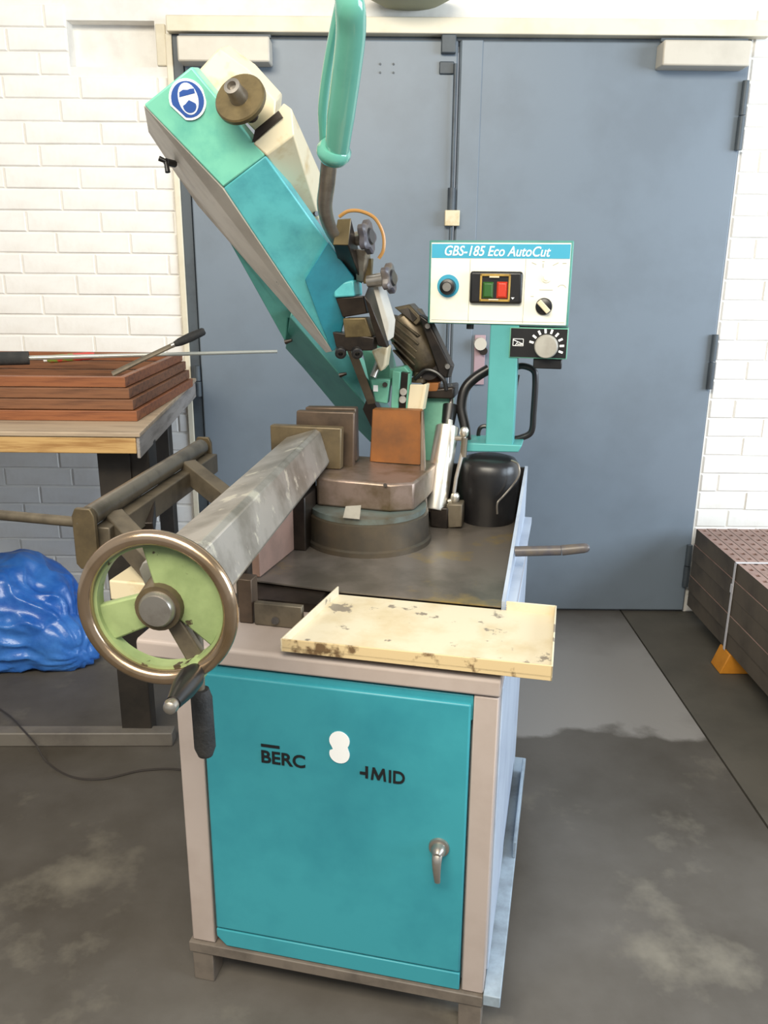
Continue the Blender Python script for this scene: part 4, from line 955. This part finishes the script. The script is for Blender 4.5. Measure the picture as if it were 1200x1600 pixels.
# ---------------------------------------------------------------- workbench on the left
B = root('workbench', 'tall wooden workbench with dark steel legs against the left wall', 'workbench', (-1.3, 2.4, 0))
O = Vector((1.3, -2.4, 0))
def wb(name, pts0, pts1, m, bev=0.003):
    b = bmesh.new(); loft(b, [tuple(Vector(p) + O) for p in pts0], [tuple(Vector(p) + O) for p in pts1]); return mk(name, b, m, B, bevel=bev)
ZT = 1.085
def quad(z, e=0.0): return [(-2.6, 2.34 + e, z), (-0.70 - e, 2.33 + e, z), (-0.80 - e, 3.52, z), (-2.6, 3.55, z)]
wb('bench_top', quad(ZT - 0.014), quad(ZT), M_ply)
wb('front_rail', [(-2.6, 2.345, 1.022), (-0.715, 2.335, 1.022), (-0.715, 2.335, 1.070), (-2.6, 2.345, 1.070)], [(-2.6, 2.40, 1.022), (-0.715, 2.39, 1.022), (-0.715, 2.39, 1.070), (-2.6, 2.40, 1.070)], M_pine)
wb('side_rail', [(-0.704, 2.336, 1.008), (-0.80, 3.50, 1.008), (-0.80, 3.50, 1.070), (-0.704, 2.336, 1.070)], [(-0.714, 2.336, 1.008), (-0.85, 3.50, 1.008), (-0.85, 3.50, 1.070), (-0.714, 2.336, 1.070)], M_benchside)
def leg(x, y, w=0.075, d=0.06, z1=1.02):
    b = bmesh.new(); box(b, x - w + 1.3, x + 1.3, y - 2.4, y + d - 2.4, 0.0, z1); mk('leg', b, M_benchleg, B, bevel=0.003)
leg(-0.775, 2.46, 0.10); leg(-0.875, 3.30, 0.06); leg(-2.45, 2.46); leg(-2.45, 3.3)
b = bmesh.new(); loft(b, [tuple(Vector(p) + O) for p in ((-2.6, 2.395, 0.0), (-0.70, 2.43, 0.0), (-0.70, 2.43, 0.05), (-2.6, 2.395, 0.05))],
                      [tuple(Vector(p) + O) for p in ((-2.6, 2.445, 0.0), (-0.70, 2.48, 0.0), (-0.70, 2.48, 0.05), (-2.6, 2.445, 0.05))])
mk('floor_rail', b, M_railfoot, B, bevel=0.004)
b = bmesh.new(); box(b, 0.45, 0.58, 0.07, 0.16, 0.90, 1.02); mk('corner_gusset', b, M_benchleg, B, bevel=0.003)

# wooden frames stacked on the bench
def frame_mesh(x0, x1, y0, y1, h, th, name):
    pass
GRP = None
names = ['lowest of the four stacked reddish brown wooden frames, resting on the workbench top',
         'second wooden frame from the bottom of the stack on the workbench',
         'third wooden frame from the bottom, just under the topmost one',
         'topmost reddish wooden frame of the stack, tools lying across it']
H = 0.0335
for k in range(4):
    s = k * 0.007
    x0, x1, y0, y1 = -2.45, -0.757 - s * 1.6, 2.505 + s * 0.9, 3.27 - s * 0.3
    z0 = ZT + 0.0005 + k * H
    f = root('wooden_frame', names[k], 'frame', (x1, y0, z0), 0, 'wooden frames stacked on the workbench')
    w = 0.022; hh = H - 0.002
    m_ = (M_frontwood, M_frontwood2, M_frontwood2, M_frontwood)[k]
    def pc(a, b_, c, d):
        q = bmesh.new(); box(q, a - x1, b_ - x1, c - y0, d - y0, 0, hh); mk('frame_side', q, m_, f, bevel=0.002)
    pc(x0, x1, y0, y0 + w); pc(x0, x1, y1 - w, y1); pc(x1 - w, x1, y0 + w, y1 - w); pc(x0, x0 + w, y0 + w, y1 - w)
    if k == 1:
        q = bmesh.new(); box(q, x0 - x1 + w, -w, w, y1 - y0 - w, 0.0, 0.004); mk('frame_panel', q, M_frontwood2, f)

ZF = ZT + 4 * H
g = root('grabber_rod', 'thin pale steel rod with black foam grip lying over the wooden frames', 'rod', (-1.27, 2.80, ZF))
bm = bmesh.new(); a = Vector((-1.6, 2.70, 0.020)); d = Vector((-1.205, 2.83, 0.020)); e = Vector((-0.40, 3.10, 0.022)); o3 = Vector((-1.27, 2.80, 0))
cyl(bm, a - o3, d - o3, 0.0225, n=20); mk('foam_grip', bm, M_foam, g, smooth=True)
bm = bmesh.new(); cyl(bm, d - o3, e - o3, 0.008, 0.006, 12); mk('steel_rod', bm, M_rod, g, smooth=True)
g = root('hand_file', 'dark file with black handle leaning on the right side of the topmost frame', 'file', (-0.84, 2.9, ZF))
o3 = Vector((-0.84, 2.9, ZF))
bm = bmesh.new(); sweep(bm, [Vector(p) - o3 for p in ((-0.9372, 2.86, 1.183), (-0.8441, 2.88, 1.228), (-0.7328, 2.92, 1.28))], 0.008, 8, flat=(0.010, 0.006), side=(1, 0, 0)); mk('file_blade', bm, M_frame, g, smooth=True)
p, q = Vector((-0.7328, 2.92, 1.28)), Vector((-0.6314, 2.95, 1.325))
bm = bmesh.new(); lathe(bm, p - o3, q - p, [(0, 0.009), (0.02, 0.014), (0.06, 0.016), ((q - p).length - 0.006, 0.0135), ((q - p).length, 0.009)], 16); mk('file_handle', bm, M_rubber, g, smooth=True)
bm = bmesh.new(); cyl(bm, p - o3 - (q - p).normalized() * 0.012, p - o3, 0.009, n=12); mk('ferrule', bm, M_steel, g, smooth=True)
g = root('marker_tube', 'small green and red tube behind the rod in the wooden frame', 'tube', (-1.1, 3.0, ZF))
o3 = Vector((-1.1, 3.0, ZF)); p, q = Vector((-1.192, 2.95, 1.221)), Vector((-1.03, 2.97, 1.235))
bm = bmesh.new(); lathe(bm, p - o3, q - p, [(0, 0.008), (0.01, 0.014), ((q - p).length - 0.02, 0.014), ((q - p).length, 0.010)], 16); mk('tube_body', bm, M_labelgreen, g, smooth=True)
bm = bmesh.new(); cyl(bm, p - o3 - (q - p).normalized() * 0.012, p - o3 + (q - p).normalized() * 0.002, 0.008, n=12); mk('tube_cap', bm, M_whiteprint, g, smooth=True)

# blue bag under the bench
bm = bmesh.new(); bmesh.ops.create_icosphere(bm, subdivisions=6, radius=1.0)
neck = Vector((0.80, -0.45, -0.40)).normalized()
na = neck.orthogonal().normalized(); nb = neck.cross(na)
for v in bm.verts:
    d = v.co.normalized()
    c_ = d.dot(neck); phi = math.atan2(d.dot(nb), d.dot(na)); s_ = math.sqrt(max(0, 1 - c_ * c_))
    w1 = noise.noise(d * 2.1 + Vector((4, 0, 2)))
    pleat = abs(math.sin(phi * 6.5 + 2.5 * w1 + c_ * 1.3)) ** 0.7
    fine = abs(noise.noise(Vector((phi * 3.2, c_ * 2.0, 1.7)) + d * 1.5))
    ridge = 1 - abs(noise.noise(d * 3.0 + Vector((1, 8, 3)))) * 2
    r_ = 0.94 + 0.10 * w1 - 0.085 * pleat * (0.35 + 0.65 * max(0, c_ + 0.35)) * s_ - 0.06 * fine + 0.05 * ridge * 0.6
    if c_ > 0.86: r_ += (c_ - 0.86) * 2.2
    x_, y_, z_ = d.x * 0.31 * r_, d.y * 0.25 * r_, d.z * 0.265 * r_
    z_ = max(z_ + 0.19, 0.0015 * (1 + noise.noise(d * 6)))
    if z_ < 0.10: x_ *= 1 + 0.2 * (0.10 - z_) / 0.10; y_ *= 1 + 0.12 * (0.1 - z_) / 0.1
    v.co = (x_, y_, z_)
bg_ = mk('trash_bag', bm, M_bag, None, smooth=False)
for p in bg_.data.polygons: p.use_smooth = True
bg_.location = (-1.50, 3.10, 0.0)
tag(bg_, 'crumpled shiny blue plastic bag on the floor under the workbench', 'bag')

# cable on the floor
bm = bmesh.new(); sweep(bm, smooth_path([(-1.394, 2.664, 0.008), (-1.288, 2.543, 0.04), (-1.21, 2.447, 0.058), (-1.12, 2.348, 0.057), (-1.075, 2.316, 0.012), (-0.9704, 2.248, 0.005), (-0.8675, 2.24, 0.005), (-0.7599, 2.286, 0.005), (-0.639, 2.291, 0.005), (-0.5458, 2.232, 0.005)]), 0.0032, 6)
tag(mk('power_cable', bm, M_cable, None, smooth=True), 'thin dark cable curling across the concrete left of the saw', 'cable')

# ---------------------------------------------------------------- strapped bundle of perforated planks
PW, PH, PL0, PL1 = 0.046, 0.073, 1.9, 3.47
BX, BZ = 1.372, 0.088
def plank_mesh():
    b = bmesh.new(); g_ = 0.0015
    x0, x1 = g_, PW - g_
    n = 26; L_ = PL1 - PL0; st = L_ / n; hs = 0.008; hl = 0.011
    ys = [0.0]
    for i in range(n):
        c = (i + 0.5) * st; ys += [c - hl, c + hl]
    ys.append(L_)
    xs = [x0, (x0 + x1) / 2 - hs, (x0 + x1) / 2 + hs, x1]
    top = [[b.verts.new((xx, yy, PH - 0.001)) for xx in xs] for yy in ys]
    for j in range(len(ys) - 1):
        for i in range(3):
            if i == 1 and j % 2 == 1:
                a = [top[j][1], top[j][2], top[j + 1][2], top[j + 1][1]]
                lo = [b.verts.new((q.co.x, q.co.y, PH - 0.022)) for q in a]
                for k in range(4): b.faces.new([a[k], a[(k + 1) % 4], lo[(k + 1) % 4], lo[k]])
                f = b.faces.new(lo[::-1]); f.material_index = 2
            else:
                b.faces.new([top[j][i], top[j][i + 1], top[j + 1][i + 1], top[j + 1][i]])
    r0 = [t_[0] for t_ in top]; r1 = [t_[3] for t_ in top]
    l0 = [b.verts.new((x0, yy, 0.001)) for yy in (0, L_)]; l1 = [b.verts.new((x1, yy, 0.001)) for yy in (0, L_)]
    b.faces.new([l0[0], l0[1]] + r0[::-1]).material_index = 1
    b.faces.new(r1 + [l1[1], l1[0]]).material_index = 1
    b.faces.new([l0[0]] + top[0] + [l1[0]]).material_index = 1
    b.faces.new([l1[1]] + top[-1][::-1] + [l0[1]]).material_index = 1
    b.faces.new([l0[0], l1[0], l1[1], l0[1]]).material_index = 1
    bmesh.ops.recalc_face_normals(b, faces=b.faces[:])
    me = bpy.data.meshes.new('perforated_plank'); b.to_mesh(me); b.free()
    for m_ in (M_plank, M_plankside, M_hole): me.materials.append(m_)
    return me
pm = plank_mesh()
ordn = ['leftmost', 'second from the left', 'third from the left', 'fourth from the left', 'fifth from the left', 'sixth from the left', 'seventh from the left', 'eighth from the left', 'ninth from the left', 'tenth from the left']
layers = ['lowest', 'second from bottom', 'middle', 'second from top']
for k in range(5):
    for i in range(10 if k == 4 else 1):
        o = link(bpy.data.objects.new('perforated_plank', pm))
        o.location = (BX + i * PW + (random.uniform(-0.004, 0.002) if i == 0 and k < 4 else 0), PL0 + random.uniform(-0.004, 0.004), BZ + k * PH)
        if k == 4: lb = 'reddish plank with square holes, %s in the strapped top layer' % ordn[i]
        else: lb = 'dark brown plank on the left face of the strapped stack, %s layer' % layers[k]
        tag(o, lb, 'plank', 'perforated planks in the strapped bundle')
bm = bmesh.new(); box(bm, BX + PW + 0.004, BX + 10 * PW - 0.002, PL0 + 0.01, PL1 - 0.01, BZ + 0.001, BZ + 4 * PH - 0.002)
o = mk('plank_core', bm, M_plankside, None); tag(o, 'inner planks hidden behind the left face of the strapped stack', 'planks'); o['kind'] = 'stuff'
ZB = BZ + 5 * PH
bm = bmesh.new(); SY = 3.02
box(bm, BX - 0.0055, BX + 10 * PW + 0.003, SY, SY + 0.016, ZB + 0.0002, ZB + 0.0016)
box(bm, BX - 0.0055, BX - 0.0040, SY, SY + 0.016, BZ - 0.003, ZB + 0.0016)
box(bm, BX - 0.008, BX - 0.0055, SY - 0.004, SY + 0.02, BZ + 0.24, BZ + 0.275)
tag(mk('packing_strap', bm, M_strap, None), 'pale packing strap around the bundle of perforated planks', 'strap')
for (yy, lb) in ((3.0, 'orange wooden block under the strapped bundle, near the strap'),):
    bm = bmesh.new()
    a = [(BX - 0.03, yy - 0.02, 0), (BX + 0.12, yy - 0.02, 0), (BX + 0.12, yy - 0.02, BZ - 0.003), (BX + 0.0, yy - 0.02, BZ - 0.003)]
    loft(bm, a, shift(a, (0, 0.10, 0)))
    tag(mk('wood_block', bm, M_orange, None, bevel=0.004), lb, 'block')
bm = bmesh.new(); box(bm, BX + 0.03, BX + 0.40, 2.05, 2.15, 0, BZ - 0.001); tag(mk('wood_block', bm, M_pine, None, bevel=0.004), 'plain wooden bearer under the near end of the strapped bundle', 'block')
bm = bmesh.new(); box(bm, BX + 0.14, BX + 0.44, 3.3, 3.4, 0, BZ - 0.001); tag(mk('wood_block', bm, M_pine, None, bevel=0.004), 'plain wooden bearer under the far end of the strapped bundle', 'block')
